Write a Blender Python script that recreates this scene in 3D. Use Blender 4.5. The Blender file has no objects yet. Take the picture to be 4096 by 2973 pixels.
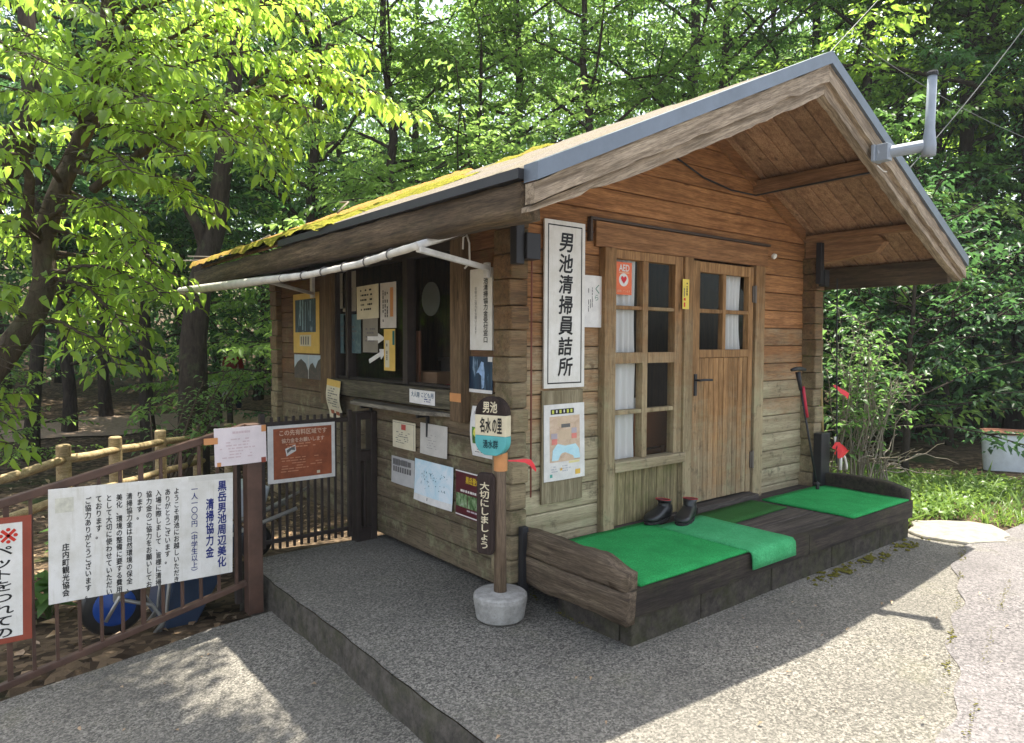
import bpy, bmesh, math, random
import numpy as np
from mathutils import Vector, Matrix, noise

random.seed(7)
SC = bpy.context.scene
COL = SC.collection
rad = math.radians

# ------------------------------------------------------------------ camera, sky, sun, exposure
FPX, YAW, PITCH, ROLL, EYE = 2796.0, rad(38.55), rad(-2.5), rad(-0.2), 1.55
cy_, sy_, cp_, sp_ = math.cos(YAW), math.sin(YAW), math.cos(PITCH), math.sin(PITCH)
fwd = Vector((sy_*cp_, cy_*cp_, sp_))
rt0 = Vector((cy_, -sy_, 0)); dn0 = fwd.cross(rt0)
rt = math.cos(ROLL)*rt0 + math.sin(ROLL)*dn0
dn = -math.sin(ROLL)*rt0 + math.cos(ROLL)*dn0
cam = bpy.data.cameras.new('camera'); camo = bpy.data.objects.new('camera', cam); COL.objects.link(camo)
m = Matrix.Identity(4)
for i in range(3):
    m[i][0] = rt[i]; m[i][1] = -dn[i]; m[i][2] = -fwd[i]
m[2][3] = EYE
camo.matrix_world = m
cam.sensor_width = 36; cam.lens = FPX/4096*36; cam.clip_end = 400; cam.clip_start = 0.05
SC.camera = camo

SUN_AZ, SUN_EL = rad(63), rad(74)
w = bpy.data.worlds.new('World'); SC.world = w; w.use_nodes = True
nt = w.node_tree; bg = nt.nodes['Background']
sk = nt.nodes.new('ShaderNodeTexSky'); sk.sky_type = 'NISHITA'; sk.sun_disc = False
sk.sun_elevation = SUN_EL; sk.sun_rotation = SUN_AZ; sk.dust_density = 2.5; sk.air_density = 1.0
hs = nt.nodes.new('ShaderNodeHueSaturation'); hs.inputs['Saturation'].default_value = .55; nt.links.new(sk.outputs[0], hs.inputs['Color']); nt.links.new(hs.outputs[0], bg.inputs[0]); bg.inputs[1].default_value = 0.15
sl = bpy.data.lights.new('sun', 'SUN'); sl.energy = 4.6; sl.angle = rad(0.5); sl.color = (1, .94, .83)
so = bpy.data.objects.new('sun', sl); COL.objects.link(so)
sd = Vector((math.sin(SUN_AZ)*math.cos(SUN_EL), math.cos(SUN_AZ)*math.cos(SUN_EL), math.sin(SUN_EL)))
so.rotation_euler = sd.to_track_quat('Z', 'Y').to_euler(); so.location = sd*40
vs = SC.view_settings; vs.view_transform = 'Standard'; vs.look = 'None'; vs.exposure = 1.58; vs.gamma = 1
SC.cycles.max_bounces = 7; SC.cycles.diffuse_bounces = 4; SC.cycles.transparent_max_bounces = 8
SC.cycles.transmission_bounces = 5; SC.cycles.glossy_bounces = 3

def at(px, py, dist):
    """point seen at photo pixel (2268 wide) at a forward distance"""
    x = (px/0.5537-2048)/FPX; y = (py/0.5537-1486.5)/FPX
    return Vector((0, 0, EYE)) + (fwd + rt*x + dn*y)*dist
def azi(px, r):
    d = fwd + rt*((px/0.5537-2048)/FPX); d.z = 0; d.normalize()
    return d*r

# ------------------------------------------------------------------ materials
class NT:
    def __init__(s, name):
        s.m = bpy.data.materials.new(name); s.m.use_nodes = True
        s.t = s.m.node_tree; s.b = s.t.nodes['Principled BSDF']; s.out = s.t.nodes['Material Output']
        s._tc = None
    def n(s, kind, props=None, **inp):
        nd = s.t.nodes.new(kind)
        for k, v in (props or {}).items(): setattr(nd, k, v)
        for k, v in inp.items():
            key = int(k[1:]) if k[0] == '_' else k.replace('__', ' ')
            s.set(nd.inputs[key], v)
        return nd
    def set(s, sock, v):
        if isinstance(v, bpy.types.NodeSocket): s.t.links.new(v, sock)
        elif isinstance(v, bpy.types.Node): s.t.links.new(v.outputs[0], sock)
        else:
            if hasattr(sock.default_value, '__len__') and len(sock.default_value) == 4 and len(v) == 3: v = (*v, 1)
            sock.default_value = v
    def obj(s):
        if not s._tc: s._tc = s.n('ShaderNodeTexCoord')
        return s._tc.outputs['Object']
    def map(s, scale, loc=(0, 0, 0), src=None):
        return s.n('ShaderNodeMapping', _0=src or s.obj(), Scale=scale, Location=loc).outputs[0]
    def noise(s, vec, scale, detail=4, rough=.55, dist=0):
        return s.n('ShaderNodeTexNoise', Vector=vec, Scale=scale, Detail=detail, Roughness=rough, Distortion=dist).outputs[0]
    def ramp(s, fac, stops, interp='LINEAR'):
        nd = s.n('ShaderNodeValToRGB', Fac=fac); r = nd.color_ramp; r.interpolation = interp
        while len(r.elements) < len(stops): r.elements.new(.5)
        for e, (p, c) in zip(r.elements, stops):
            e.position = p; e.color = (*c, 1) if len(c) == 3 else c
        return nd.outputs[0]
    def mix(s, f, a, b, mode='MIX'):
        nd = s.n('ShaderNodeMix', dict(data_type='RGBA', blend_type=mode))
        s.set(nd.inputs[0], f); s.set(nd.inputs[6], a); s.set(nd.inputs[7], b)
        return nd.outputs[2]
    def math(s, op, a, b=0.0, clamp=False):
        nd = s.n('ShaderNodeMath', dict(operation=op, use_clamp=clamp)); s.set(nd.inputs[0], a); s.set(nd.inputs[1], b)
        return nd.outputs[0]
    def sep(s): return s.n('ShaderNodeSeparateXYZ', _0=s.obj())
    def mr(s, v, a, b, c=0.0, d=1.0):
        nd = s.n('ShaderNodeMapRange'); s.set(nd.inputs[0], v)
        for i, q in enumerate((a, b, c, d)): nd.inputs[i+1].default_value = q
        return nd.outputs[0]
    def bump(s, h, strength=.4, dist=.01):
        nd = s.n('ShaderNodeBump', Strength=strength, Distance=dist, Height=h); s.set(s.b.inputs['Normal'], nd.outputs[0])
    def fin(s, col, rough=.7, spec=.3, metal=0):
        s.set(s.b.inputs['Base Color'], col); s.set(s.b.inputs['Roughness'], rough)
        s.b.inputs['Specular IOR Level'].default_value = spec; s.b.inputs['Metallic'].default_value = metal
        return s.m
_plain = {}
def plain(name, col, rough=.6, spec=.3, metal=0, var=.12, vs_=9):
    if name in _plain: return _plain[name]
    k = NT(name); f = k.noise(k.obj(), vs_, 5, .6)
    lo = tuple(c*(1-var) for c in col); hi = tuple(min(1, c*(1+var)) for c in col)
    k.bump(k.noise(k.obj(), 120, 3), .08, .002)
    _plain[name] = k.fin(k.ramp(f, [(.3, lo), (.7, hi)]), rough, spec, metal)
    return _plain[name]

def wood(name, c1, c2, axis='x', rough=.75, weather=None, wc=((.20, .16, .10), (.36, .32, .22)), bump=.35, algae=0, knots=True, fine=1.0, rot=0):
    """weathered timber: grain runs along axis; weather=(z where worn, z where the stain survives)"""
    k = NT(name)
    s1 = {'x': (1.2, 22, 22), 'y': (22, 1.2, 22), 'z': (22, 22, 1.2)}[axis]
    rnd = k.n('ShaderNodeNewGeometry').outputs['Random Per Island']
    off = k.n('ShaderNodeVectorMath', dict(operation='ADD'), _0=k.obj(),
              _1=k.n('ShaderNodeCombineXYZ', X=k.math('MULTIPLY', rnd, 13.7), Y=k.math('MULTIPLY', rnd, 7.1), Z=k.math('MULTIPLY', rnd, 5.3)).outputs[0]).outputs[0]
    if rot: off = k.n('ShaderNodeVectorRotate', dict(rotation_type='Y_AXIS'), Vector=off, Angle=rot).outputs[0]
    g = k.noise(k.map(s1, src=off), 1.5*fine, 7, .62, .35)
    g2 = k.noise(k.map(tuple(q*4 for q in s1), src=off), 2.2*fine, 4, .6)
    col = k.ramp(g, [(.34, tuple(q*.8 for q in c1)), (.5, tuple((a+b)/2 for a, b in zip(c1, c2))), (.66, c2)])
    col = k.mix(k.mr(g2, .42, .62, .0, .6), col, tuple(q*.45 for q in c1))
    if knots:
        v = k.n('ShaderNodeTexVoronoi', Vector=k.map({'x': (2.2, 7, 7), 'y': (7, 2.2, 7), 'z': (7, 7, 2.2)}[axis], src=off), Scale=1).outputs[0]
        col = k.mix(k.mr(v, .05, .11, .75, 0), col, tuple(q*.3 for q in c1))
    col = k.mix(1, col, k.n('ShaderNodeCombineXYZ', X=k.mr(rnd, 0, 1, .74, 1.16), Y=k.mr(rnd, 0, 1, .74, 1.13), Z=k.mr(rnd, 0, 1, .72, 1.1)).outputs[0], 'MULTIPLY')
    blot = k.noise(k.obj(), 3.1, 5, .65)
    col = k.mix(k.mr(blot, .42, .75, 0, .5), col, tuple(q*.5 for q in c1))
    if weather:
        z = k.sep().outputs[2]
        f = k.mr(k.math('ADD', k.math('ADD', z, k.math('MULTIPLY', k.math('SUBTRACT', rnd, .5), .45)), k.math('MULTIPLY', k.math('SUBTRACT', k.noise(k.map((1.1, 1.1, 4)), 1.6, 7, .75), .5), 1.7)), weather[0], weather[1], 1, 0)
        wcol = k.ramp(k.noise(k.map(tuple(.35*q for q in s1), src=off), 1.4, 7, .72, .3), [(.36, wc[0]), (.62, wc[1])])
        wcol = k.mix(k.mr(g2, .5, .66, 0, .5), wcol, tuple(q*.4 for q in wc[0]))
        wcol = k.mix(k.mr(k.noise(k.obj(), 7, 6, .75), .52, .66, 0, .55), wcol, (.30, .30, .17))
        wcol = k.mix(k.mr(k.noise(k.obj(), 11, 6, .7), .55, .72, 0, .8), wcol, (.07, .055, .035))
        col = k.mix(f, col, wcol)
    if algae:
        col = k.mix(k.mr(k.noise(k.obj(), 5.5, 6, .75), .5, .68, 0, algae), col, (.10, .115, .03))
    k.bump(k.math('ADD', g, k.math('MULTIPLY', g2, .6)), bump, .006)
    return k.fin(col, rough, .25)

W = {}
OR1, OR2 = (.26, .115, .043), (.50, .25, .10)
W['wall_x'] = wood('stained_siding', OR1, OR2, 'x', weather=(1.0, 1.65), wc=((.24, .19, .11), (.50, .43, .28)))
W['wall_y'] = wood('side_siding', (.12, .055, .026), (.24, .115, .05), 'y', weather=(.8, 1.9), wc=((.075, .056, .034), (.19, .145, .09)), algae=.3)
W['frame_z'] = wood('window_frame_wood', (.24, .125, .05), (.44, .25, .11), 'z', weather=(.9, 1.9), wc=((.22, .165, .09), (.46, .37, .22)))
W['frame_x'] = wood('frame_rail_wood', (.24, .125, .05), (.44, .25, .11), 'x', weather=(.9, 1.9), wc=((.24, .19, .11), (.48, .40, .26)))
W['header'] = wood('header_wood', (.27, .125, .05), (.45, .23, .10), 'x', knots=False)
W['door'] = wood('door_planks', (.26, .135, .05), (.48, .28, .125), 'z', weather=(.45, 1.15), wc=((.20, .145, .08), (.42, .32, .19)))
W['panel'] = wood('lower_panel_planks', (.17, .14, .07), (.42, .35, .19), 'z', algae=.45)
W['post_z'] = wood('ticket_window_post', (.12, .075, .04), (.27, .18, .10), 'z', algae=.1)
W['corner'] = wood('log_end_blocks', (.10, .058, .028), (.24, .135, .06), 'x', weather=(.8, 2.1), wc=((.13, .10, .06), (.34, .27, .16)), algae=.35)
BC = ((.22, .165, .11), (.56, .46, .34))
W['barge0'] = wood('barge_board_wood', *BC, 'x', bump=1, knots=False, rot=rad(24)); W['barge1'] = wood('barge_board_wood_right', *BC, 'x', bump=1, knots=False, rot=rad(-25))
W['fascia'] = wood('eave_log_wood', (.075, .052, .032), (.22, .155, .095), 'y', bump=.7, knots=False, algae=.1)
W['soffit'] = wood('soffit_boards', (.30, .165, .09), (.54, .335, .195), 'x')
W['purlin'] = wood('purlin_wood', (.27, .14, .065), (.46, .26, .13), 'y')
W['deck'] = wood('deck_boards', (.045, .037, .033), (.15, .128, .11), 'x')
W['deckdark'] = wood('creosoted_beam', (.02, .016, .014), (.075, .058, .045), 'x', algae=.2)
W['rail_log'] = wood('weathered_log', (.085, .06, .04), (.27, .205, .14), 'y', bump=1.0, knots=False, algae=.1)
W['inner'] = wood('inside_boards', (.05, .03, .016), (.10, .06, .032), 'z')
W['fence_log'] = wood('peeled_log', (.40, .29, .14), (.66, .53, .31), 'x', knots=False, bump=.2)
W['sill'] = wood('sill_beam', (.075, .065, .045), (.19, .165, .11), 'y', algae=.3)
W['backing'] = wood('backing_plywood', (.27, .22, .13), (.42, .36, .24), 'z', knots=False, bump=.1)
W['sign_slab'] = wood('dark_sign_slab', (.028, .018, .015), (.06, .04, .033), 'z', knots=False)
W['pole'] = wood('sign_pole', (.15, .105, .068), (.28, .205, .14), 'z', knots=False)

def bark(name, a, b):
    k = NT(name); v = k.map((9, 9, 2.2)); n1 = k.noise(v, 1.8, 8, .7, .4)
    col = k.ramp(n1, [(.3, a), (.7, b)])
    col = k.mix(k.mr(k.noise(k.obj(), 2.5, 5, .7), .55, .7, 0, .6), col, (.10, .12, .06))
    k.bump(n1, .9, .03); return k.fin(col, .9, .1)
BARK = bark('bark', (.035, .026, .018), (.13, .10, .07))
BARKD = bark('dark_bark', (.020, .016, .013), (.075, .060, .045))

def leafmat(name, dark, light, tr, amount=.5, rough=.38):
    k = NT(name); g = k.n('ShaderNodeNewGeometry'); r = g.outputs['Random Per Island']
    oi = k.n('ShaderNodeObjectInfo').outputs['Random']
    big = k.noise(k.obj(), .9, 3)
    f = k.math('ADD', k.math('MULTIPLY', r, .62), k.math('ADD', k.math('MULTIPLY', big, .40), k.math('MULTIPLY', oi, .16)))
    k.set(k.b.inputs['Base Color'], k.ramp(f, [(.2, dark), (.8, light)]))
    k.b.inputs['Roughness'].default_value = rough; k.b.inputs['Specular IOR Level'].default_value = .35
    t = k.n('ShaderNodeBsdfTranslucent', Color=k.ramp(f, [(.2, tuple(c*.6 for c in tr)), (.85, tr)]))
    mx = k.n('ShaderNodeMixShader', _0=amount); k.set(mx.inputs[1], k.b.outputs[0]); k.set(mx.inputs[2], t.outputs[0])
    k.set(k.out.inputs[0], mx.outputs[0]); return k.m
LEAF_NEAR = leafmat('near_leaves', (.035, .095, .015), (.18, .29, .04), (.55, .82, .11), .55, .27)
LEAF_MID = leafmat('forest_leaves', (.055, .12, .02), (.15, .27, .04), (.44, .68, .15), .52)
LEAF_DARK = leafmat('shade_leaves', (.04, .095, .024), (.10, .20, .045), (.28, .52, .12), .48)  # forest leaves again, darkened as if in shade
LEAF_FAR = leafmat('far_leaves', (.035, .085, .025), (.10, .19, .045), (.28, .48, .13), .46, .5)  # darkened so the far wood paints shady gaps behind the nearer trees
LEAF_SHADE = leafmat('deep_shade_leaves', (.020, .060, .024), (.065, .15, .055), (.14, .32, .09), .42)  # darkest leaf copy: the wood's deep shade is put into its colour
GRASSM = leafmat('grass_blades', (.07, .14, .02), (.16, .26, .05), (.33, .5, .08), .4)

def asphalt(name, lo, mid, hi, sc=1.0, warm=(.35, .33, .29)):
    k = NT(name); o = k.obj()
    n1 = k.noise(o, 38*sc, 9, .8, .8); n2 = k.noise(o, 140*sc, 4, .7)
    v = k.n('ShaderNodeTexVoronoi', Vector=o, Scale=75*sc).outputs[1]
    vv = k.n('ShaderNodeSeparateColor', _0=v).outputs[0]
    f = k.math('ADD', k.math('MULTIPLY', n1, .62), k.math('ADD', k.math('MULTIPLY', n2, .22), k.math('MULTIPLY', vv, .16)))
    col = k.ramp(f, [(.40, lo), (.5, mid), (.61, hi)])
    big = k.noise(o, 1.3, 5, .6)
    col = k.mix(k.mr(big, .40, .68, 0, .45), col, tuple(c*.5 for c in mid))
    col = k.mix(k.mr(k.noise(o, .5, 4, .6), .4, .65, 0, .35), col, tuple(c*1.25 for c in mid))
    col = k.mix(k.mr(k.noise(o, 2.4, 6, .7), .56, .74, 0, .3), col, (.17, .165, .095))
    k.bump(f, .8, .012); return k.fin(col, .92, .15)
ASPH = asphalt('old_asphalt', (.062, .058, .05), (.165, .155, .133), (.36, .333, .28), 1.55)
ROAD = asphalt('road_asphalt', (.085, .079, .078), (.175, .162, .158), (.29, .268, .258), 1.3)
def concrete(name, a, b, moss=0):
    k = NT(name); f = k.noise(k.obj(), 14, 8, .7); col = k.ramp(f, [(.35, a), (.65, b)])
    col = k.mix(k.mr(k.noise(k.obj(), 90, 3, .6), .55, .7, 0, .35), col, tuple(c*.5 for c in a))
    if moss: col = k.mix(k.mr(k.noise(k.obj(), 5, 6, .7), .45, .65, 0, moss), col, (.05, .055, .018))
    k.bump(f, .35, .006); return k.fin(col, .9, .15)
CONC = concrete('cast_concrete', (.26, .25, .225), (.42, .405, .37))
SLABM = concrete('pale_concrete', (.21, .195, .16), (.34, .315, .26))
PLINTH = concrete('mossy_plinth', (.03, .026, .022), (.085, .072, .058), .6)
CURB = concrete('curb_face', (.05, .045, .038), (.13, .115, .095), .5)
def litter():
    k = NT('leaf_litter'); o = k.obj()
    v = k.n('ShaderNodeTexVoronoi', Vector=o, Scale=16, Randomness=1).outputs[1]
    r = k.n('ShaderNodeSeparateColor', _0=v).outputs[0]
    col = k.ramp(r, [(0, (.028, .019, .012)), (.5, (.075, .052, .032)), (1, (.17, .12, .075))])
    col = k.mix(k.mr(k.noise(o, .45, 5, .6), .52, .66, 0, .7), col, (.16, .115, .075))
    col = k.mix(k.mr(k.noise(o, .8, 6, .7), .55, .68, 0, .8), col, (.035, .06, .016))
    k.bump(k.math('ADD', r, k.noise(o, 9, 6, .7)), .8, .04); return k.fin(col, .95, .1)
LITTER = litter()
def mossmat():
    k = NT('moss'); o = k.obj(); sp = k.sep()
    f = k.math('ADD', k.math('ADD', k.mr(sp.outputs[1], -.8, 1.6, 0, .8), k.mr(sp.outputs[0], -2.3, -1.5, -.15, .2)), k.math('MULTIPLY', k.math('SUBTRACT', k.noise(o, 2.2, 5, .6), .5), 1.5))
    n = k.noise(o, 40, 6, .75)
    a = k.ramp(n, [(.3, (.11, .12, .014)), (.7, (.40, .36, .05))]); b = k.ramp(n, [(.3, (.26, .14, .035)), (.7, (.55, .33, .11))])
    col = k.mix(k.mr(f, .35, .75), a, b); k.bump(n, 1, .02); return k.fin(col, .95, .05)
MOSS = mossmat()
def groundmoss():
    k = NT('ground_moss'); n = k.noise(k.obj(), 50, 6, .75); k.bump(n, 1, .02)
    return k.fin(k.ramp(n, [(.35, (.06, .06, .012)), (.65, (.2, .18, .035))]), .95, .05)
GMOSS = groundmoss()
def shingle():
    k = NT('roof_shingle'); o = k.obj(); n = k.noise(o, 60, 6, .8); b = k.noise(o, 2, 5, .6)
    col = k.ramp(n, [(.35, (.10, .085, .07)), (.65, (.30, .26, .215))]); col = k.mix(k.mr(b, .45, .65, 0, .35), col, (.20, .17, .08))
    k.bump(n, .7, .008); return k.fin(col, .9, .1)
SHING = shingle()
def turf(name, a, b):
    k = NT(name); n = k.math('ADD', k.math('MULTIPLY', k.noise(k.obj(), 230, 3, .7), .55), k.math('MULTIPLY', k.noise(k.obj(), 75, 5, .75), .45)); bg_ = k.noise(k.obj(), 5, 6, .65)
    col = k.mix(k.mr(bg_, .36, .66, 0, .6), k.ramp(n, [(.36, tuple(c*.7 for c in a)), (.62, b)]), tuple(c*.8 for c in a))
    col = k.mix(k.mr(k.noise(k.obj(), 160, 2, .5), .66, .72, 0, .5), col, (.16, .15, .08))
    k.bump(n, 1, .012); return k.fin(col, .8, .15)
TURF = turf('green_turf', (.014, .30, .07), (.06, .60, .17))
TURF2 = turf('light_green_turf', (.045, .40, .13), (.13, .66, .28))
MATD = turf('dark_green_rubber', (.025, .13, .025), (.055, .20, .045))
def glassmat():
    k = NT('window_glass'); lw = k.math('ADD', .006, k.math('MULTIPLY', k.math('POWER', k.n('ShaderNodeLayerWeight', Blend=.5).outputs['Facing'], 5.0), .45))
    tr = k.n('ShaderNodeBsdfTransparent', Color=(.96, .96, .95)); gl = k.n('ShaderNodeBsdfGlossy', Roughness=.03, Color=(.9, .95, .95))
    mx = k.n('ShaderNodeMixShader', _0=lw); k.set(mx.inputs[1], tr.outputs[0]); k.set(mx.inputs[2], gl.outputs[0]); k.set(k.out.inputs[0], mx.outputs[0]); return k.m
GLASS = glassmat()
def cloth():
    k = NT('curtain_cloth'); k.fin((.88, .88, .87), .9, .1); t = k.n('ShaderNodeBsdfTranslucent', Color=(.7, .7, .7))
    mx = k.n('ShaderNodeMixShader', _0=.3); k.set(mx.inputs[1], k.b.outputs[0]); k.set(mx.inputs[2], t.outputs[0]); k.set(k.out.inputs[0], mx.outputs[0]); return k.m
CLOTH = cloth()
def picmat(name, c, axis=(7, 7, 1.5), scale=3):
    k = NT(name); n = k.noise(k.map(axis), scale, 7, .65, .6)
    st = [(.25+.5*i/(len(c)-1), q) for i, q in enumerate(c)]
    return k.fin(k.ramp(n, st), .45, .4)
WFALL = picmat('waterfall_print', [(.004, .008, .02), (.012, .025, .05), (.02, .06, .10), (.45, .6, .75)], (9, 9, 1.6), 2.6)
FORESTP = picmat('woodland_print', [(.01, .02, .012), (.05, .12, .03), (.25, .35, .18), (.45, .5, .42)], (9, 9, 6), 3)
MAPP = picmat('pale_blue_map', [(.42, .62, .70), (.52, .70, .78), (.70, .78, .82), (.74, .78, .82)], (4, 4, 4), 2)
MOUNT = picmat('mountain_print', [(.03, .03, .03), (.06, .055, .05), (.09, .07, .06), (.16, .12, .10)], (6, 6, 9), 3)
SLATEP = picmat('faded_blue_print', [(.035, .07, .08), (.06, .11, .13), (.10, .16, .17), (.17, .23, .23)], (5, 5, 7), 3)
METALB = plain('black_steel', (.018, .018, .02), .5, .4)
BROWNP = plain('brown_fence_paint', (.085, .045, .030), .5, .4, var=.3)
DARKBR = plain('dark_brown_paint', (.032, .023, .019), .55, .35, var=.3)
FLASH = plain('grey_flashing', (.135, .16, .19), .42, .5, .3)
DFLASH = plain('dark_drip_edge', (.03, .03, .033), .5, .4)
GREYP = plain('grey_paint', (.27, .305, .345), .4, .5)
def board():
    k = NT('white_board'); o = k.obj(); n = k.noise(o, 6, 7, .7); st = k.noise(k.map((30, 30, 2.5)), 1.5, 5, .65)
    col = k.ramp(n, [(.3, (.60, .575, .50)), (.62, (.76, .74, .69))])
    col = k.mix(k.mr(st, .56, .74, 0, .45), col, (.47, .44, .34)); col = k.mix(k.mr(k.noise(o, 70, 3, .6), .68, .76, 0, .6), col, (.36, .33, .25))
    k.bump(k.noise(o, 5, 3), .15, .01); return k.fin(col, .45, .4)
WHITEP = board()
WHITE2 = plain('white_paper', (.70, .68, .64), .6, .3, var=.14, vs_=12)
CREAMP = plain('cream_paper', (.62, .56, .40), .7, .2)
PINKP = plain('faded_pink_paper', (.72, .64, .64), .6, .25, var=.08)
GREYPAP = plain('greyish_paper', (.50, .47, .42), .75, .2)
TANPAP = plain('dim_tan_paper', (.26, .235, .19), .75, .2)
YELP = plain('yellow_paper', (.66, .44, .11), .6, .25)
INK = plain('black_ink', (.012, .012, .012), .5, .3, var=0)
INKG = plain('grey_ink', (.13, .125, .12), .6, .3, var=0)
BLUEI = plain('blue_ink', (.012, .024, .16), .5, .3, var=0)
REDI = plain('red_ink', (.55, .035, .02), .5, .3, var=0)
REDFR = plain('red_brown_frame', (.26, .055, .03), .5, .35)
ORTAPE = plain('orange_tape', (.56, .25, .09), .45, .4)
RIB = plain('red_ribbon', (.75, .04, .05), .45, .4)
ORANGEP = plain('orange_print', (.72, .13, .03), .4, .4)
RUSTP = plain('rust_print', (.30, .085, .035), .55, .3, var=.35)
RUSTL = plain('rust_pale_print', (.55, .24, .13), .55, .3)
MAROON = plain('maroon_print', (.085, .012, .018), .4, .4)
GOLD = plain('gold_print', (.62, .42, .03), .5, .3)
TEAL = plain('teal_paint', (.10, .40, .40), .5, .35)
CREAMB = plain('cream_paint', (.66, .58, .40), .5, .35)
RUBBER = plain('black_rubber', (.022, .023, .023), .35, .5)
BLUEP = plain('blue_enamel', (.01, .07, .34), .3, .5)
NAVYP = plain('navy_tray', (.025, .05, .10), .45, .5)
CHROME = plain('steel_tube', (.45, .45, .42), .32, .5, .6)
AWNF = plain('awning_fabric', (.60, .57, .50), .8, .15, var=.18)
AWNW = plain('white_awning_metal', (.62, .61, .58), .5, .35, var=.2)
TANKM = plain('tank_plastic', (.80, .84, .88), .45, .4)
TANKR = plain('tank_rim', (.42, .20, .12), .6, .3)
SKIN = plain('skin', (.45, .27, .19), .5, .3); HAIR = plain('dark_hair', (.02, .016, .013), .6, .3)
REDCL = plain('red_jacket', (.16, .018, .012), .8, .1); NAVYCL = plain('navy_trousers', (.01, .012, .025), .85, .1)
STONEG = concrete('grey_stone', (.22, .21, .19), (.42, .41, .38))
DARKIN = plain('dark_interior', (.02, .02, .02), .9, .1)

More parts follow.
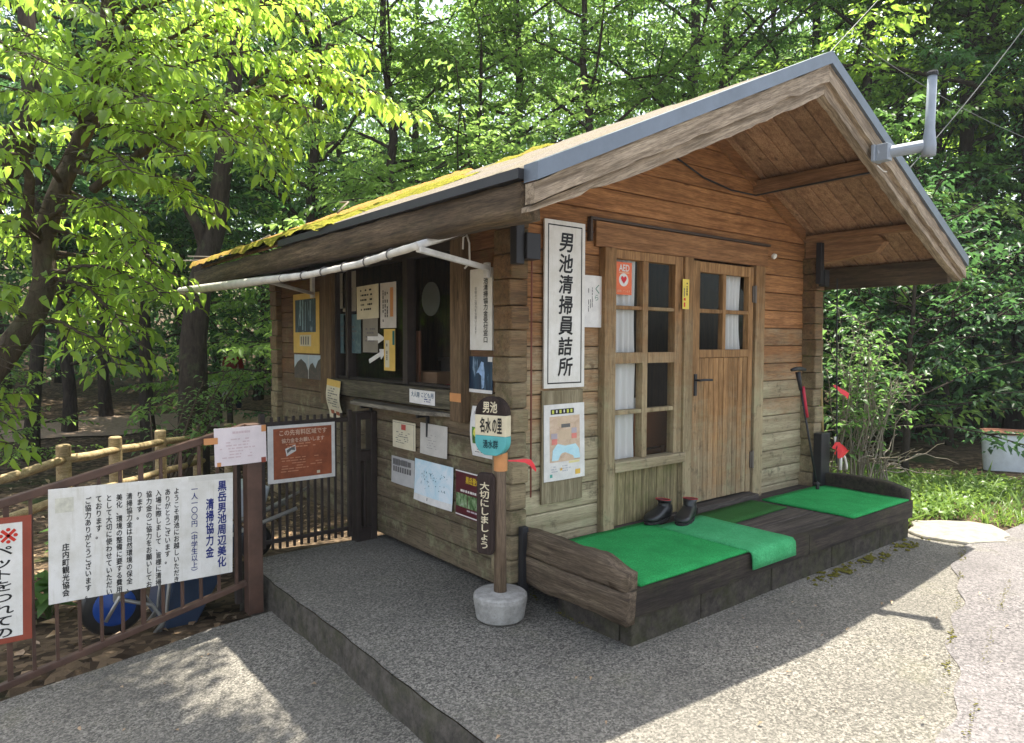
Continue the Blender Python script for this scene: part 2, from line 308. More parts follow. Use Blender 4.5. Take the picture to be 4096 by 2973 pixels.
# ------------------------------------------------------------------ mesh helpers
class MB:
    def __init__(s): s.v = []; s.f = []
    def add(s, vs, fs):
        n = len(s.v); s.v += [tuple(v) for v in vs]; s.f += [tuple(i+n for i in f) for f in fs]; return s
    def box(s, x0, x1, y0, y1, z0, z1):
        return s.add([(x0, y0, z0), (x1, y0, z0), (x1, y1, z0), (x0, y1, z0), (x0, y0, z1), (x1, y0, z1), (x1, y1, z1), (x0, y1, z1)],
                     [(3, 2, 1, 0), (4, 5, 6, 7), (0, 1, 5, 4), (1, 2, 6, 5), (2, 3, 7, 6), (3, 0, 4, 7)])
    def prism(s, poly, d):
        """poly: 3-D points (planar), extruded by vector d"""
        n = len(poly); d = Vector(d); a = [Vector(p) for p in poly]
        nrm = Vector((0, 0, 0))
        for i in range(n): nrm += a[i].cross(a[(i+1) % n])
        if nrm.dot(d) > 0: a.reverse()
        b = [p+d for p in a]
        return s.add(a+b, [tuple(range(n)), tuple(range(2*n-1, n-1, -1))] + [(i, i+n, (i+1) % n+n, (i+1) % n) for i in range(n)])
    def obox(s, c, ax, ay, az):
        """oriented box: centre and three half-extent vectors"""
        c, ax, ay, az = map(Vector, (c, ax, ay, az))
        p = [c+ax*i+ay*j+az*k for k in (-1, 1) for i, j in ((-1, -1), (1, -1), (1, 1), (-1, 1))]
        fs = [(3, 2, 1, 0), (4, 5, 6, 7), (0, 1, 5, 4), (1, 2, 6, 5), (2, 3, 7, 6), (3, 0, 4, 7)]
        if ax.cross(ay).dot(az) < 0: fs = [f[::-1] for f in fs]
        return s.add(p, fs)
    def bar(s, a, b, wd, ht, up=(0, 0, 1)):
        a, b = Vector(a), Vector(b); d = b-a; up = Vector(up)
        sx = d.cross(up).normalized(); uz = sx.cross(d).normalized()
        return s.obox((a+b)/2, d/2, sx*wd/2, uz*ht/2)
    def tube(s, pts, r, seg=8, cap=True):
        pts = [Vector(p) for p in pts]; n = len(pts); r = r if hasattr(r, '__len__') else [r]*n
        base = len(s.v); prev = None
        for i, p in enumerate(pts):
            t = (pts[min(i+1, n-1)]-pts[max(i-1, 0)]).normalized()
            u = prev-t*prev.dot(t) if prev is not None else t.cross(Vector((0.31, 0.17, .93)) if abs(t.z) < .9 else Vector((1, .2, 0)))
            u.normalize(); prev = u; v = t.cross(u)
            for k in range(seg):
                a = 2*math.pi*k/seg; s.v.append(tuple(p+(u*math.cos(a)+v*math.sin(a))*r[i]))
        for i in range(n-1):
            for k in range(seg):
                a = base+i*seg+k; b = base+i*seg+(k+1) % seg; s.f.append((a, b, b+seg, a+seg))
        if cap:
            s.f.append(tuple(base+k for k in range(seg))[::-1]); s.f.append(tuple(base+(n-1)*seg+k for k in range(seg)))
        return s
    def lathe(s, c, prof, seg=28, ax=None):
        """prof: (r, h) from bottom to top, around +Z at c, or around ax"""
        c = Vector(c); q = Vector((0, 0, 1)).rotation_difference(Vector(ax)) if ax is not None else None
        base = len(s.v)
        for r, h in prof:
            for k in range(seg):
                a = 2*math.pi*k/seg; p = Vector((r*math.cos(a), r*math.sin(a), h))
                s.v.append(tuple(c+(q @ p if q else p)))
        for i in range(len(prof)-1):
            for k in range(seg):
                a = base+i*seg+k; b = base+i*seg+(k+1) % seg; s.f.append((a, b, b+seg, a+seg))
        s.f.append(tuple(base+k for k in range(seg))[::-1]); s.f.append(tuple(base+(len(prof)-1)*seg+k for k in range(seg)))
        return s
    def rough(s, x0, x1, y0, y1, z0, z1, amp, freq=3.0, step=.12, seed=0, taper=None):
        """hewn timber: a finely divided box whose skin is pushed about by noise"""
        nx, ny, nz = [max(1, int((b-a)/step)+1) for a, b in ((x0, x1), (y0, y1), (z0, z1))]
        idx = {}
        def vid(i, j, k):
            if (i, j, k) not in idx:
                p = Vector((x0+(x1-x0)*i/nx, y0+(y1-y0)*j/ny, z0+(z1-z0)*k/nz))
                if taper: p = Vector(taper(p))
                e = noise.noise_vector(p*freq+Vector((seed*7.3, seed, 0)))*amp + noise.noise_vector(p*freq*4+Vector((0, seed*3.3, 0)))*amp*.4
                idx[i, j, k] = len(s.v); s.v.append(tuple(p+e))
            return idx[i, j, k]
        for i in range(nx):
            for j in range(ny):
                s.f.append((vid(i, j, 0), vid(i, j+1, 0), vid(i+1, j+1, 0), vid(i+1, j, 0))); s.f.append((vid(i, j, nz), vid(i+1, j, nz), vid(i+1, j+1, nz), vid(i, j+1, nz)))
        for i in range(nx):
            for k in range(nz):
                s.f.append((vid(i, 0, k), vid(i+1, 0, k), vid(i+1, 0, k+1), vid(i, 0, k+1))); s.f.append((vid(i, ny, k), vid(i, ny, k+1), vid(i+1, ny, k+1), vid(i+1, ny, k)))
        for j in range(ny):
            for k in range(nz):
                s.f.append((vid(0, j, k), vid(0, j, k+1), vid(0, j+1, k+1), vid(0, j+1, k))); s.f.append((vid(nx, j, k), vid(nx, j+1, k), vid(nx, j+1, k+1), vid(nx, j, k+1)))
        return s

BASE = {}
def thing(name, label, cat, loc, group=None):
    o = bpy.data.objects.new(name, None); COL.objects.link(o); o.location = loc; o.empty_display_size = .1
    o['label'] = label; o['category'] = cat
    if group: o['group'] = group
    BASE[o.name] = Vector(loc); return o
def obj(name, mb, mat, parent=None, bevel=0, smooth=False, label=None, loc=None, seg=2):
    me = bpy.data.meshes.new(name); b = BASE[parent.name] if parent else Vector(loc or (0, 0, 0))
    me.from_pydata([(v[0]-b[0], v[1]-b[1], v[2]-b[2]) for v in mb.v], [], mb.f); me.validate()
    o = bpy.data.objects.new(name, me); COL.objects.link(o); me.materials.append(mat); BASE[o.name] = b
    if parent: o.parent = parent
    else: o.location = b
    if label: o['label'] = label
    if smooth: me.polygons.foreach_set('use_smooth', [True]*len(me.polygons))
    if bevel:
        md = o.modifiers.new('bevel', 'BEVEL'); md.width = bevel; md.segments = seg; md.limit_method = 'ANGLE'; md.angle_limit = rad(40)
    return o
def top(name, mb, mat, label, cat, group=None, loc=None, **k):
    if loc is None: loc = tuple(sum(v[i] for v in mb.v)/len(mb.v) if i < 2 else min(v[2] for v in mb.v) for i in range(3))
    o = obj(name, mb, mat, None, loc=loc, **k); o['label'] = label; o['category'] = cat
    if group: o['group'] = group
    return o
def struct(name, mb, mat, kind='structure', **k):
    o = obj(name, mb, mat, **k); o['kind'] = kind; return o

# ------------------------------------------------------------------ lettering
_tc = {}
def glyphs(body, offset=0.0, shear=0.0, line=1.0):
    key = (body, offset, shear, line)
    if key in _tc: return _tc[key]
    c = bpy.data.curves.new('lettering', 'FONT'); c.body = body; c.size = 1; c.align_x = 'CENTER'; c.shear = shear
    c.space_line = line; c.resolution_u = 3; c.fill_mode = 'FRONT'
    o = bpy.data.objects.new('lettering', c); COL.objects.link(o); bpy.context.view_layer.update()
    me = bpy.data.meshes.new_from_object(o.evaluated_get(bpy.context.evaluated_depsgraph_get()))
    v = [(p.co.x, p.co.y) for p in me.vertices]; f = [tuple(p.vertices) for p in me.polygons]
    bpy.data.objects.remove(o); bpy.data.curves.remove(c); bpy.data.meshes.remove(me)
    _tc[key] = (v, f); return v, f

class Paper:
    """a flat or curled sheet: (u, v) runs right and down from its top left corner"""
    def __init__(s, o, r, n, wd, ht, curl=None, tilt=0, up=(0, 0, 1)):
        s.o = Vector(o); s.r = Vector(r).normalized(); s.n = Vector(n).normalized(); s.u = Vector(up); s.w = wd; s.h = ht; s.curl = curl
        if tilt:
            c, q = math.cos(tilt), math.sin(tilt); s.r, s.u = s.r*c+s.u*q, s.u*c-s.r*q
    def p(s, u, v, off=0.0):
        d = s.curl(u/s.w, v/s.h) if s.curl else 0
        return s.o+s.r*u-s.u*v+s.n*(off+d)
    def sheet(s, name, mat, label, cat, thick=.002, group=None, n=8):
        mb = MB(); nu, nv = (n, n) if s.curl else (1, 1)
        fr = [[s.p(s.w*i/nu, s.h*j/nv, thick) for i in range(nu+1)] for j in range(nv+1)]
        bk = [[s.p(s.w*i/nu, s.h*j/nv, 0) for i in range(nu+1)] for j in range(nv+1)]
        id_ = lambda q, i, j: q*(nu+1)*(nv+1)+j*(nu+1)+i
        fs = []
        for j in range(nv):
            for i in range(nu):
                fs.append((id_(0, i, j), id_(0, i, j+1), id_(0, i+1, j+1), id_(0, i+1, j))); fs.append((id_(1, i, j), id_(1, i+1, j), id_(1, i+1, j+1), id_(1, i, j+1)))
        for i in range(nu):
            fs.append((id_(0, i, 0), id_(0, i+1, 0), id_(1, i+1, 0), id_(1, i, 0))); fs.append((id_(0, i, nv), id_(1, i, nv), id_(1, i+1, nv), id_(0, i+1, nv)))
        for j in range(nv):
            fs.append((id_(0, 0, j), id_(1, 0, j), id_(1, 0, j+1), id_(0, 0, j+1))); fs.append((id_(0, nu, j), id_(0, nu, j+1), id_(1, nu, j+1), id_(1, nu, j)))
        mb.add([q for row in fr for q in row]+[q for row in bk for q in row], fs)
        loc = s.p(s.w/2, s.h, 0)
        s.root = top(name, mb, mat, label, cat, group, loc=loc); s.t = thick; return s
    def _mb(s, mb, rects, off):
        for u0, v0, u1, v1 in rects:
            nu, nv = (4, 4) if s.curl else (1, 1)
            vs = [s.p(u0+(u1-u0)*i/nu, v0+(v1-v0)*j/nv, off) for j in range(nv+1) for i in range(nu+1)]
            mb.add(vs, [(j*(nu+1)+i, (j+1)*(nu+1)+i, (j+1)*(nu+1)+i+1, j*(nu+1)+i+1) for j in range(nv) for i in range(nu)])
    def rect(s, name, rects, mat, lvl=1, label=None):
        mb = MB(); rects = [rects] if not hasattr(rects[0], '__len__') else rects
        if 1 < len(rects) <= 6 and name not in ('small_print', 'print', 'border', 'map_line', 'caption_print', 'edge', 'headline'):
            return [s.rect(name, q, mat, lvl, label) for q in rects][0]
        s._mb(mb, rects, s.t+.0008*lvl); return obj(name, mb, mat, s.root, label=label)
    def poly(s, name, pts, mat, lvl=1):
        mb = MB(); q = [s.p(u, v, s.t+.0008*lvl) for u, v in pts]; mb.add(q, [tuple(range(len(q)))]); return obj(name, mb, mat, s.root)
    def text(s, items, mat, lvl=2, name='lettering'):
        """items: (body, u0, v0, u1, v1, opts) - each block is fitted into its box"""
        mb = MB()
        for it in items:
            body, u0, v0, u1, v1 = it[:5]; op = it[5] if len(it) > 5 else {}
            if op.get('vert'): body = '\n'.join(body)
            v, f = glyphs(body, op.get('bold', 0), op.get('shear', 0), op.get('line', 1.0))
            if not v: continue
            xs = [a for a, b in v]; ys = [b for a, b in v]; x0, x1, y0, y1 = min(xs), max(xs), min(ys), max(ys)
            sx = (u1-u0)/max(1e-6, x1-x0); sy = (v1-v0)/max(1e-6, y1-y0)
            if not op.get('stretch'): sx = sy = min(sx, sy)
            uc, vc = (u0+u1)/2, (v0+v1)/2
            bo_ = op.get('bold', 0)*.8
            for q, (ea, eb) in enumerate(((0, 0), (bo_, 0), (-bo_, 0), (0, bo_), (0, -bo_), (bo_*.7, bo_*.7), (-bo_*.7, -bo_*.7)) if bo_ else ((0, 0),)):
                mb.add([s.p(uc+(a+ea-(x0+x1)/2)*sx, vc-(b+eb-(y0+y1)/2)*sy, s.t+.0008*lvl+q*.00008) for a, b in v], f)
        return obj(name, mb, mat, s.root)
    def marks(s, u0, v0, u1, v1, rows, mat, vert=False, seed=1, fill=.55, lvl=2, name='small_print', gap=.25):
        """print too small to read: rows (or columns) of broken strokes"""
        rng = random.Random(seed); rc = []
        for i in range(rows):
            a = i/rows; b = (i+fill)/rows; t = rng.uniform(0, .1); end = rng.uniform(.7, 1)
            while t < end:
                l = rng.uniform(.04, .16)
                if rng.random() > gap:
                    e = min(end, t+l)
                    rc.append((u0+(u1-u0)*a, v0+(v1-v0)*t, u0+(u1-u0)*b, v0+(v1-v0)*e) if vert else (u0+(u1-u0)*t, v0+(v1-v0)*a, u0+(u1-u0)*e, v0+(v1-v0)*b))
                t += l+rng.uniform(.01, .04)
        return s.rect(name, rc, mat, lvl)
FR, FN = (1, 0, 0), (0, -1, 0)       # on the front wall, facing -Y
SR, SN = (0, -1, 0), (-1, 0, 0)      # on the side wall, facing -X
# SPLIT_A
# ------------------------------------------------------------------ ground, paving, road
def lerp(x, pts):
    if x <= pts[0][0]: return pts[0][1]
    for (a, b), (c, d) in zip(pts, pts[1:]):
        if x <= c: return b+(d-b)*(x-a)/(c-a)
    return pts[-1][1]
def sstep(a, b, x):
    t = max(0, min(1, (x-a)/(b-a))); return t*t*(3-2*t)
def terrain(x, y):
    r = math.hypot(x, y)
    h = lerp(r, [(4.6, -.30), (9.5, -.75), (17, -.42), (30, .5), (60, 4.5), (120, 14)])
    if y < 4.4 and x < 6.3: h = lerp(y, [(2.5, -.55), (4.4, -.36)]) if x < 1.6 else -.5
    right = sstep(6.0, 6.5, x)*(1-sstep(4.5, 8, y))
    h = h*(1-right)+right*(-.02-.05*sstep(2.6, 3.6, y)-.25*sstep(4, 8, y))
    if y < 1.5: h = min(h, -.05-.4*sstep(1.9, 1.2, y)) if x > 5.5 else -.6
    return h+(.05*noise.noise(Vector((x*.5, y*.5, 0)))+.03*noise.noise(Vector((x*1.7, y*1.7, 3))))*sstep(5, 8, r if y > 4.4 else 0)
def sheet_grid(xs, ys, fn):
    mb = MB(); nx = len(xs)
    mb.v = [(x, y, fn(x, y)) for y in ys for x in xs]
    mb.f = [(j*nx+i, j*nx+i+1, (j+1)*nx+i+1, (j+1)*nx+i) for j in range(len(ys)-1) for i in range(nx-1)]
    return mb
def axis(lo, hi, a, b, fine, coarse):
    out = [lo]
    while out[-1] < hi:
        t = out[-1]; d = max(a-t, t-b, 0); out.append(t+fine+(coarse-fine)*min(1, d/40))
    return out
struct('ground', sheet_grid(axis(-90, 150, -4, 16, .3, 8), axis(-60, 150, 2, 20, .3, 8), terrain), LITTER, smooth=True)

# raised paving beside the cabin, with a ragged kerb edge on the left
def joint(x): return .04+.327*x + .03*math.sin(x*5)+.02*math.sin(x*13+1)
mb = MB(); ys = [-5+i*.12 for i in range(84)]
def kerbx(y): return 1.56+.005*math.sin(y*4.1)+.004*math.sin(y*17)
xs_n = 26
grid = []
for y in ys:
    row = []
    for i in range(xs_n+1):
        x = kerbx(y)+(6.15-kerbx(y))*i/xs_n
        row.append((x, y, .012*noise.noise(Vector((x*.9, y*.9, 1)))*min(1, i/4)))
    grid.append(row)
mb.v = [p for r in grid for p in r]
N1 = xs_n+1
mb.f = [(j*N1+i, j*N1+i+1, (j+1)*N1+i+1, (j+1)*N1+i) for j in range(len(ys)-1) for i in range(xs_n) if grid[j+1][i][1] > joint(grid[j][i][0])-.3]
struct('pavement', mb, ASPH, smooth=True)
mb = MB()
for j in range(len(ys)-1):
    a, b = ys[j], ys[j+1]; n0 = .012*noise.noise(Vector((3, a*4, 2))); n1 = .012*noise.noise(Vector((3, b*4, 2)))
    mb.add([(kerbx(a)-.002, a, -.004), (kerbx(b)-.002, b, -.004), (kerbx(b)-.012+n1, b, -.09), (kerbx(a)-.012+n0, a, -.09), (kerbx(b)-.02, b, -.45), (kerbx(a)-.02, a, -.45)],
           [(0, 1, 2, 3), (3, 2, 4, 5)])
mb.add([(1.52, ys[-1], 0), (6.15, ys[-1], 0), (6.15, ys[-1]+.02, -.9), (1.52, ys[-1]+.02, -.9)], [(0, 1, 2, 3)])
struct('kerb', mb, CURB)
# the lower ramp of asphalt left of the kerb
def ramp_z(x, y): return -.175-.105*min(1.56-x, 1.8)+.008*noise.noise(Vector((x, y, 5)))
mb = MB(); xr = [-9+i*.3 for i in range(36)]+[1.556]; yr = [-6+i*.3 for i in range(35)]+[4.40]
mb = sheet_grid(xr, yr, ramp_z)
mb.v = [(x, y if y < 4.39 else 4.42+.05*noise.noise(Vector((x*3, 0, 0))), z) for x, y, z in mb.v]
struct('ramp', mb, ASPH, smooth=True)
# the road: lies below the diagonal joint
mb = MB(); xs = [-1+i*.06 for i in range(125)]+[7+i for i in range(40)]
for x in xs:
    ytop = joint(x) if x < 5.95 else joint(5.95)-.06*sstep(5.95, 7, x)
    for t in (0, .02, .1, .5, 2, 6, 30): mb.v.append((x, ytop-t, .008+.006*noise.noise(Vector((x, t, 0)))))
mb.f = [(i*7+k, i*7+k+1, (i+1)*7+k+1, (i+1)*7+k) for i in range(len(xs)-1) for k in range(6)]
struct('road', mb, ROAD, smooth=True)
# moss in the joint, and along the foot of the porch
def moss_strip(name, pts, wd, ht, seed):
    rng = random.Random(seed); mb = MB()
    for a, b in zip(pts, pts[1:]):
        n = max(1, int((Vector(b)-Vector(a)).length/.02))
        for i in range(n):
            p = Vector(a).lerp(Vector(b), i/n)
            k = noise.noise(p*4+Vector((seed, 0, 0)))
            if k < -.12: continue
            for _ in range(2):
                q = p+Vector((rng.gauss(0, wd*.45), rng.gauss(0, wd*.45), 0)); r = rng.uniform(.3, 1)*wd*.5*(k+.5)
                mb.add([q+Vector((r*math.cos(t*1.047)*rng.uniform(.6, 1.2), r*math.sin(t*1.047)*rng.uniform(.6, 1.2), .004)) for t in range(6)]+[q+Vector((0, 0, ht*rng.uniform(.5, 1)))],
                       [(t, (t+1) % 6, 6) for t in range(6)])
    o = struct(name, mb, GMOSS, 'stuff', smooth=True); o['label'] = 'yellow green moss growing in the seam of the asphalt'; return o
o = moss_strip('moss', [(3.0, joint(3.0), .008), (4.2, joint(4.2), .008), (5.95, joint(5.95), .008), (5.99, 2.2, .0)], .022, .008, 2)
o2 = moss_strip('moss', [(4.3, 2.27, 0), (5.0, 2.25, 0), (5.6, 2.24, 0), (6.02, 2.25, 0)], .085, .02, 5); o2['label'] = 'band of green moss along the foot of the porch'
o3 = moss_strip('moss', [(2.62, 2.4, .02), (2.62, 3.0, .02), (2.7, 3.2, .02)], .03, .012, 9); o3['label'] = 'moss at the base of the porch corner'
def gnd(px, py, z=0.0):
    d = at(px, py, 1.0)-Vector((0, 0, EYE)); q = d*((z-EYE)/d.z); return Vector((q.x, q.y, z))
o4 = moss_strip('moss', [tuple(gnd(*q, .012)) for q in ((2238, 1285), (2205, 1370), (2186, 1440), (2160, 1540), (2142, 1640))], .02, .007, 12); o4['label'] = 'thin mossy crack in the road at the right'
# pale concrete slab beside the grass
pts = [(5.96, 2.27), (5.98, 2.1), (6.05, 1.95), (6.2, 1.86), (6.34, 1.80), (6.5, 1.82), (6.68, 1.92), (6.8, 2.03), (6.78, 2.18), (6.66, 2.32), (6.45, 2.47), (6.25, 2.47), (6.08, 2.40)]
struct('concrete_slab', MB().prism([(6.4+(x-6.4)*(1+.10*noise.noise(Vector((x*5, y*5, 0)))), 2.12+(y-2.12)*(1+.22*noise.noise(Vector((x*6, y*6, 4)))), -.1) for a_, b_ in zip(pts, pts[1:]+pts[:1]) for q_ in range(5) for x, y in [(a_[0]+(b_[0]-a_[0])*q_/5, a_[1]+(b_[1]-a_[1])*q_/5)]], (0, 0, .12)), SLABM, bevel=.015)

mb = MB(); ks = [(-260+40*i) for i in range(27)]
for px in ks:
    for r in (16.6, 17.3, 18.2, 19.0):
        q = azi(px, r+.35*noise.noise(Vector((px*.01, r, 0)))); mb.v.append((q.x, q.y, terrain(q.x, q.y)+.03))
mb.f = [(i*4+k, (i+1)*4+k, (i+1)*4+k+1, i*4+k+1) for i in range(len(ks)-1) for k in range(3)]
struct('sunlit_path', mb, concrete('sunlit_earth', (.24, .17, .12), (.40, .30, .22)), smooth=True)  # path strip; sunlight on the forest floor is put into its pale tone

# ------------------------------------------------------------------ cabin
X0, X1, YF, YB = 2.54, 5.91, 3.229, 7.0         # outer wall faces
AX, AZ = 4.21, 3.305                             # ridge
EL, ER, RF, RB = 1.86, 6.50, 2.20, 7.36          # eaves and verges
SLL = (AZ-2.265)/(AX-EL); SLR = (AZ-2.235)/(ER-AX)
def rz(x): return AZ-(AX-x)*SLL if x < AX else AZ-(x-AX)*SLR
cabin = thing('wooden_cabin', 'small brown timber cabin with a mossy gabled roof and ticket window', 'cabin', (4.2, 5.1, 0))
rng = random.Random(3)
# front wall boards, following the gable, with the joinery opening left out
mb = MB(); PZ = .1475; z = .19
ox0, ox1, oz1 = 3.30, 5.17, 2.155
def xl(z): return max(2.63, AX-(AZ-.06-z)/SLL)
def xr_(z): return min(X1-.05, AX+(AZ-.06-z)/SLR)
while z < AZ-.1:
    zt = min(z+PZ, AZ-.07); segs = [(None, None)]
    if z < oz1-.02: segs = [(None, ox0), (ox1, None)]
    j = rng.uniform(0, .004)
    for a, b in segs:
        la, lb = (xl(z), xl(zt)) if a is None else (a, a); ra, rb = (xr_(z), xr_(zt)) if b is None else (b, b)
        if a is None and z < oz1 and b and la > b: continue
        mb.prism([(la, YF-j, z+.002), (ra, YF-j, z+.002), (max(rb, lb+.01), YF-j, zt-.002), (lb, YF-j, zt-.002)], (0, .05, 0))
    z += PZ
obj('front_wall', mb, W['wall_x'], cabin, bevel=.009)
# side wall boards with the ticket window opening
WY0, WY1, WZ0, WZ1 = 3.65, 5.84, 1.17, 2.17
mb = MB(); z = .05
while z < 2.42:
    zt = min(z+PZ, 2.43); j = rng.uniform(0, .006)
    segs = [(3.30, 6.96)] if zt <= WZ0 or z >= WZ1 else [(3.30, WY0), (WY1, 6.96)]
    if z < WZ0 < zt: zt2 = WZ0
    for a, b in segs: mb.box(X0+.03-j, X0+.08, a, b, z+.002, zt-.002)
    z += PZ
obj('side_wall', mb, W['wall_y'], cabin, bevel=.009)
mb = MB().box(X0+.085, X0+.10, 3.30, WY0, .02, 2.42).box(X0+.085, X0+.10, WY1, 6.9, .02, 2.42).box(X0+.085, X0+.10, WY0, WY1, .02, WZ0).box(X0+.085, X0+.10, WY0, WY1, WZ1, 2.42)
mb.prism([(X1-.04, 3.3, .02), (X1-.04, 3.3, 2.5), (X1-.04, YB-.05, 2.5), (X1-.04, YB-.05, .02)], (-.03, 0, 0))
mb.prism([(2.65, YB-.04, .02), (X1-.1, YB-.04, .02), (X1-.1, YB-.04, 2.5), (AX, YB-.04, AZ-.1), (2.65, YB-.04, 2.5)], (0, .03, 0))
mb.box(2.66, X1-.1, 3.33, YB-.08, .22, .27)
for a, b, c, d in ((2.7, ox0, .3, 2.5), (ox1, X1-.1, .3, 2.5), (ox0, ox1, oz1, 2.5)): mb.box(a, b, 3.283, 3.296, c, d)
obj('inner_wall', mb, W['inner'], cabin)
mb = MB()
for i in range(22): mb.box(X1-.03, X1, 3.35, 6.96, .05+i*PZ*.75, .05+(i+.97)*PZ*.75) if i < 21 else None
for i in range(16): mb.box(2.66, X1-.1, YB-.008, YB+.02, .05+i*PZ, .05+(i+.97)*PZ)
obj('back_wall', mb, W['wall_x'], cabin)
# stacked log ends at the corners
for (xa, xb, ya, yb) in ((2.515, 2.645, 3.165, 3.345), (5.835, 5.965, 3.10, 3.30), (2.515, 2.645, 6.93, 7.10)):
    mb = MB(); z = .12 if ya < 4 else .0
    while z < 2.33:
        h = PZ*rng.uniform(.93, 1.07); d = [rng.uniform(-.012, .012) for _ in range(4)]
        mb.box(xa+d[0], xb+d[1]*.4, ya+d[2], yb+d[3], z, z+h-.004); z += h
    obj('corner_log_ends', mb, W['corner'], cabin, bevel=.01)
# brackets at the corners
obj('corner_bracket', MB().box(2.50, 2.56, 3.10, 3.16, 1.99, 2.32).box(2.56, 2.665, 3.08, 3.164, 2.02, 2.17), METALB, cabin, bevel=.004)
obj('corner_bracket', MB().box(5.80, 5.855, 3.05, 3.098, 2.05, 2.40).box(5.855, 5.93, 3.04, 3.098, 2.03, 2.17), METALB, cabin, bevel=.004)
obj('corner_bracket', MB().box(5.82, 5.97, 3.02, 3.095, .30, .76), METALB, cabin, bevel=.006)
obj('corner_bracket', MB().box(2.565, 2.612, 3.115, 3.155, .05, .46), METALB, cabin, bevel=.004)
obj('conduit', MB().tube([(2.66, 3.155, 2.1), (2.662, 3.158, 1.3), (2.66, 3.155, .62)], .006, 6), plain('red_brown_conduit', (.16, .05, .03)), cabin)
# joinery: posts, header, window, door
obj('door_frame', MB().box(3.30, 3.405, 3.175, 3.29, .262, 2.16), W['frame_z'], cabin, bevel=.004)
obj('door_frame', MB().box(4.135, 4.235, 3.185, 3.29, .262, 2.16), W['frame_z'], cabin, bevel=.004)
obj('door_frame', MB().box(5.035, 5.165, 3.18, 3.29, .262, 2.16), W['frame_z'], cabin, bevel=.004)
obj('door_header', MB().box(3.24, 5.23, 3.20, 3.224, 2.162, 2.325), W['header'], cabin, bevel=.003)
obj('header_shade_bar', MB().box(3.18, 5.25, 3.188, 3.224, 2.328, 2.346).box(3.18, 3.20, 3.19, 3.224, 2.19, 2.327), plain('header_shade_tone', (.06, .042, .032)), cabin, bevel=.003)  # dark bar standing in for the shade along the header board's top
win = MB()
gx = [(3.425, 3.705), (3.76, 4.05)]
rows = [(1.79, 2.10), (1.475, 1.765), (1.085, 1.40), (.745, 1.055)]
win.box(3.405, 3.425, 3.205, 3.27, .70, 2.16).box(4.05, 4.135, 3.205, 3.27, .70, 2.16).box(3.425, 4.05, 3.205, 3.27, 2.10, 2.16)
win.box(3.705, 3.76, 3.207, 3.268, .745, 2.10)
for a, b in ((1.765, 1.79), (1.055, 1.085)): win.box(3.425, 3.705, 3.211, 3.264, a, b).box(3.76, 4.05, 3.211, 3.264, a, b)
win.box(3.425, 3.705, 3.204, 3.266, 1.40, 1.475).box(3.76, 4.05, 3.204, 3.266, 1.40, 1.475)
wf = obj('front_window', win, W['frame_z'], cabin, bevel=.004)
obj('window_sill', MB().box(3.40, 4.14, 3.165, 3.27, .675, .745), W['frame_x'], wf, bevel=.006)
for xa, xb in gx:
    for za, zb in rows: obj('pane', MB().box(xa, xb, 3.236, 3.240, za, zb), GLASS, wf)
mb = MB(); n = 9
for i in range(n): mb.box(3.405+i*.0811, 3.405+(i+.96)*.0811, 3.222+rng.uniform(0, .004), 3.26, .30, .674)
obj('lower_panel', mb, W['panel'], cabin, bevel=.004)
dr = MB().box(4.245, 4.325, 3.195, 3.245, .34, 2.145).box(4.955, 5.02, 3.195, 3.245, .34, 2.145).box(4.325, 4.955, 3.196, 3.244, 2.065, 2.143).box(4.325, 4.955, 3.193, 3.246, 1.43, 1.49)
dr.box(4.615, 4.655, 3.198, 3.242, 1.49, 2.065).box(4.325, 4.615, 3.20, 3.24, 1.765, 1.795).box(4.655, 4.955, 3.20, 3.24, 1.765, 1.795)
n = 10
for i in range(n): dr.box(4.327+i*.0627, 4.327+(i+.94)*.0627, 3.197+rng.uniform(0, .004), 3.238, .345, 1.428)
door = obj('door', dr, W['door'], cabin, bevel=.004)
for xa, xb in ((4.325, 4.615), (4.655, 4.955)):
    for za, zb in ((1.49, 1.765), (1.795, 2.065)): obj('pane', MB().box(xa, xb, 3.218, 3.222, za, zb), GLASS, door)
obj('handle', MB().box(4.262, 4.29, 3.185, 3.197, 1.15, 1.31).tube([(4.275, 3.19, 1.265), (4.275, 3.145, 1.265), (4.31, 3.14, 1.268), (4.41, 3.14, 1.265)], .009, 8), METALB, door)
for zc in (1.93, .60): obj('hinge', MB().lathe((5.027, 3.182, zc-.07), [(.011, 0), (.011, .14)], 10).box(5.0, 5.055, 3.184, 3.198, zc-.065, zc+.065), plain('hinge_steel', (.16, .14, .12), .5, .4, .6), door)
obj('threshold', MB().box(4.235, 5.035, 3.12, 3.30, .262, .33).box(3.405, 4.135, 3.19, 3.30, .262, .298), W['deck'], cabin, bevel=.006)
obj('door_stop', MB().lathe((5.24, 3.17, 2.255), [(.012, 0), (.022, .01), (.022, .03)], 12, (0, -.9, -.4)), WHITEP, cabin)
# ticket window joinery on the side
sw = MB().box(2.545, 2.62, 5.60, 5.625, 1.23, 2.17).box(2.545, 2.62, 4.405, 4.47, 1.235, 2.17).box(2.545, 2.62, 5.375, 5.42, 1.235, 2.17).box(2.545, 2.63, 3.785, 5.625, 2.14, 2.20).box(2.56, 2.63, 3.785, 5.60, 1.232, 1.25)
tw = obj('ticket_window', sw, DARKBR, cabin, bevel=.003)
obj('pane', MB().box(2.588, 2.592, 4.47, 5.375, 1.25, 2.14), GLASS, tw); obj('pane', MB().box(2.60, 2.604, 3.785, 4.405, 1.25, 2.14), GLASS, tw); obj('pane', MB().box(2.588, 2.592, 5.42, 5.60, 1.25, 2.14), GLASS, tw)
obj('speaking_disc', MB().lathe((2.598, 4.165, 1.84), [(.118, 0), (.118, .004)], 32, (-1, 0, 0)), plain('smoked_disc', (.045, .045, .045), .35, .4), tw)
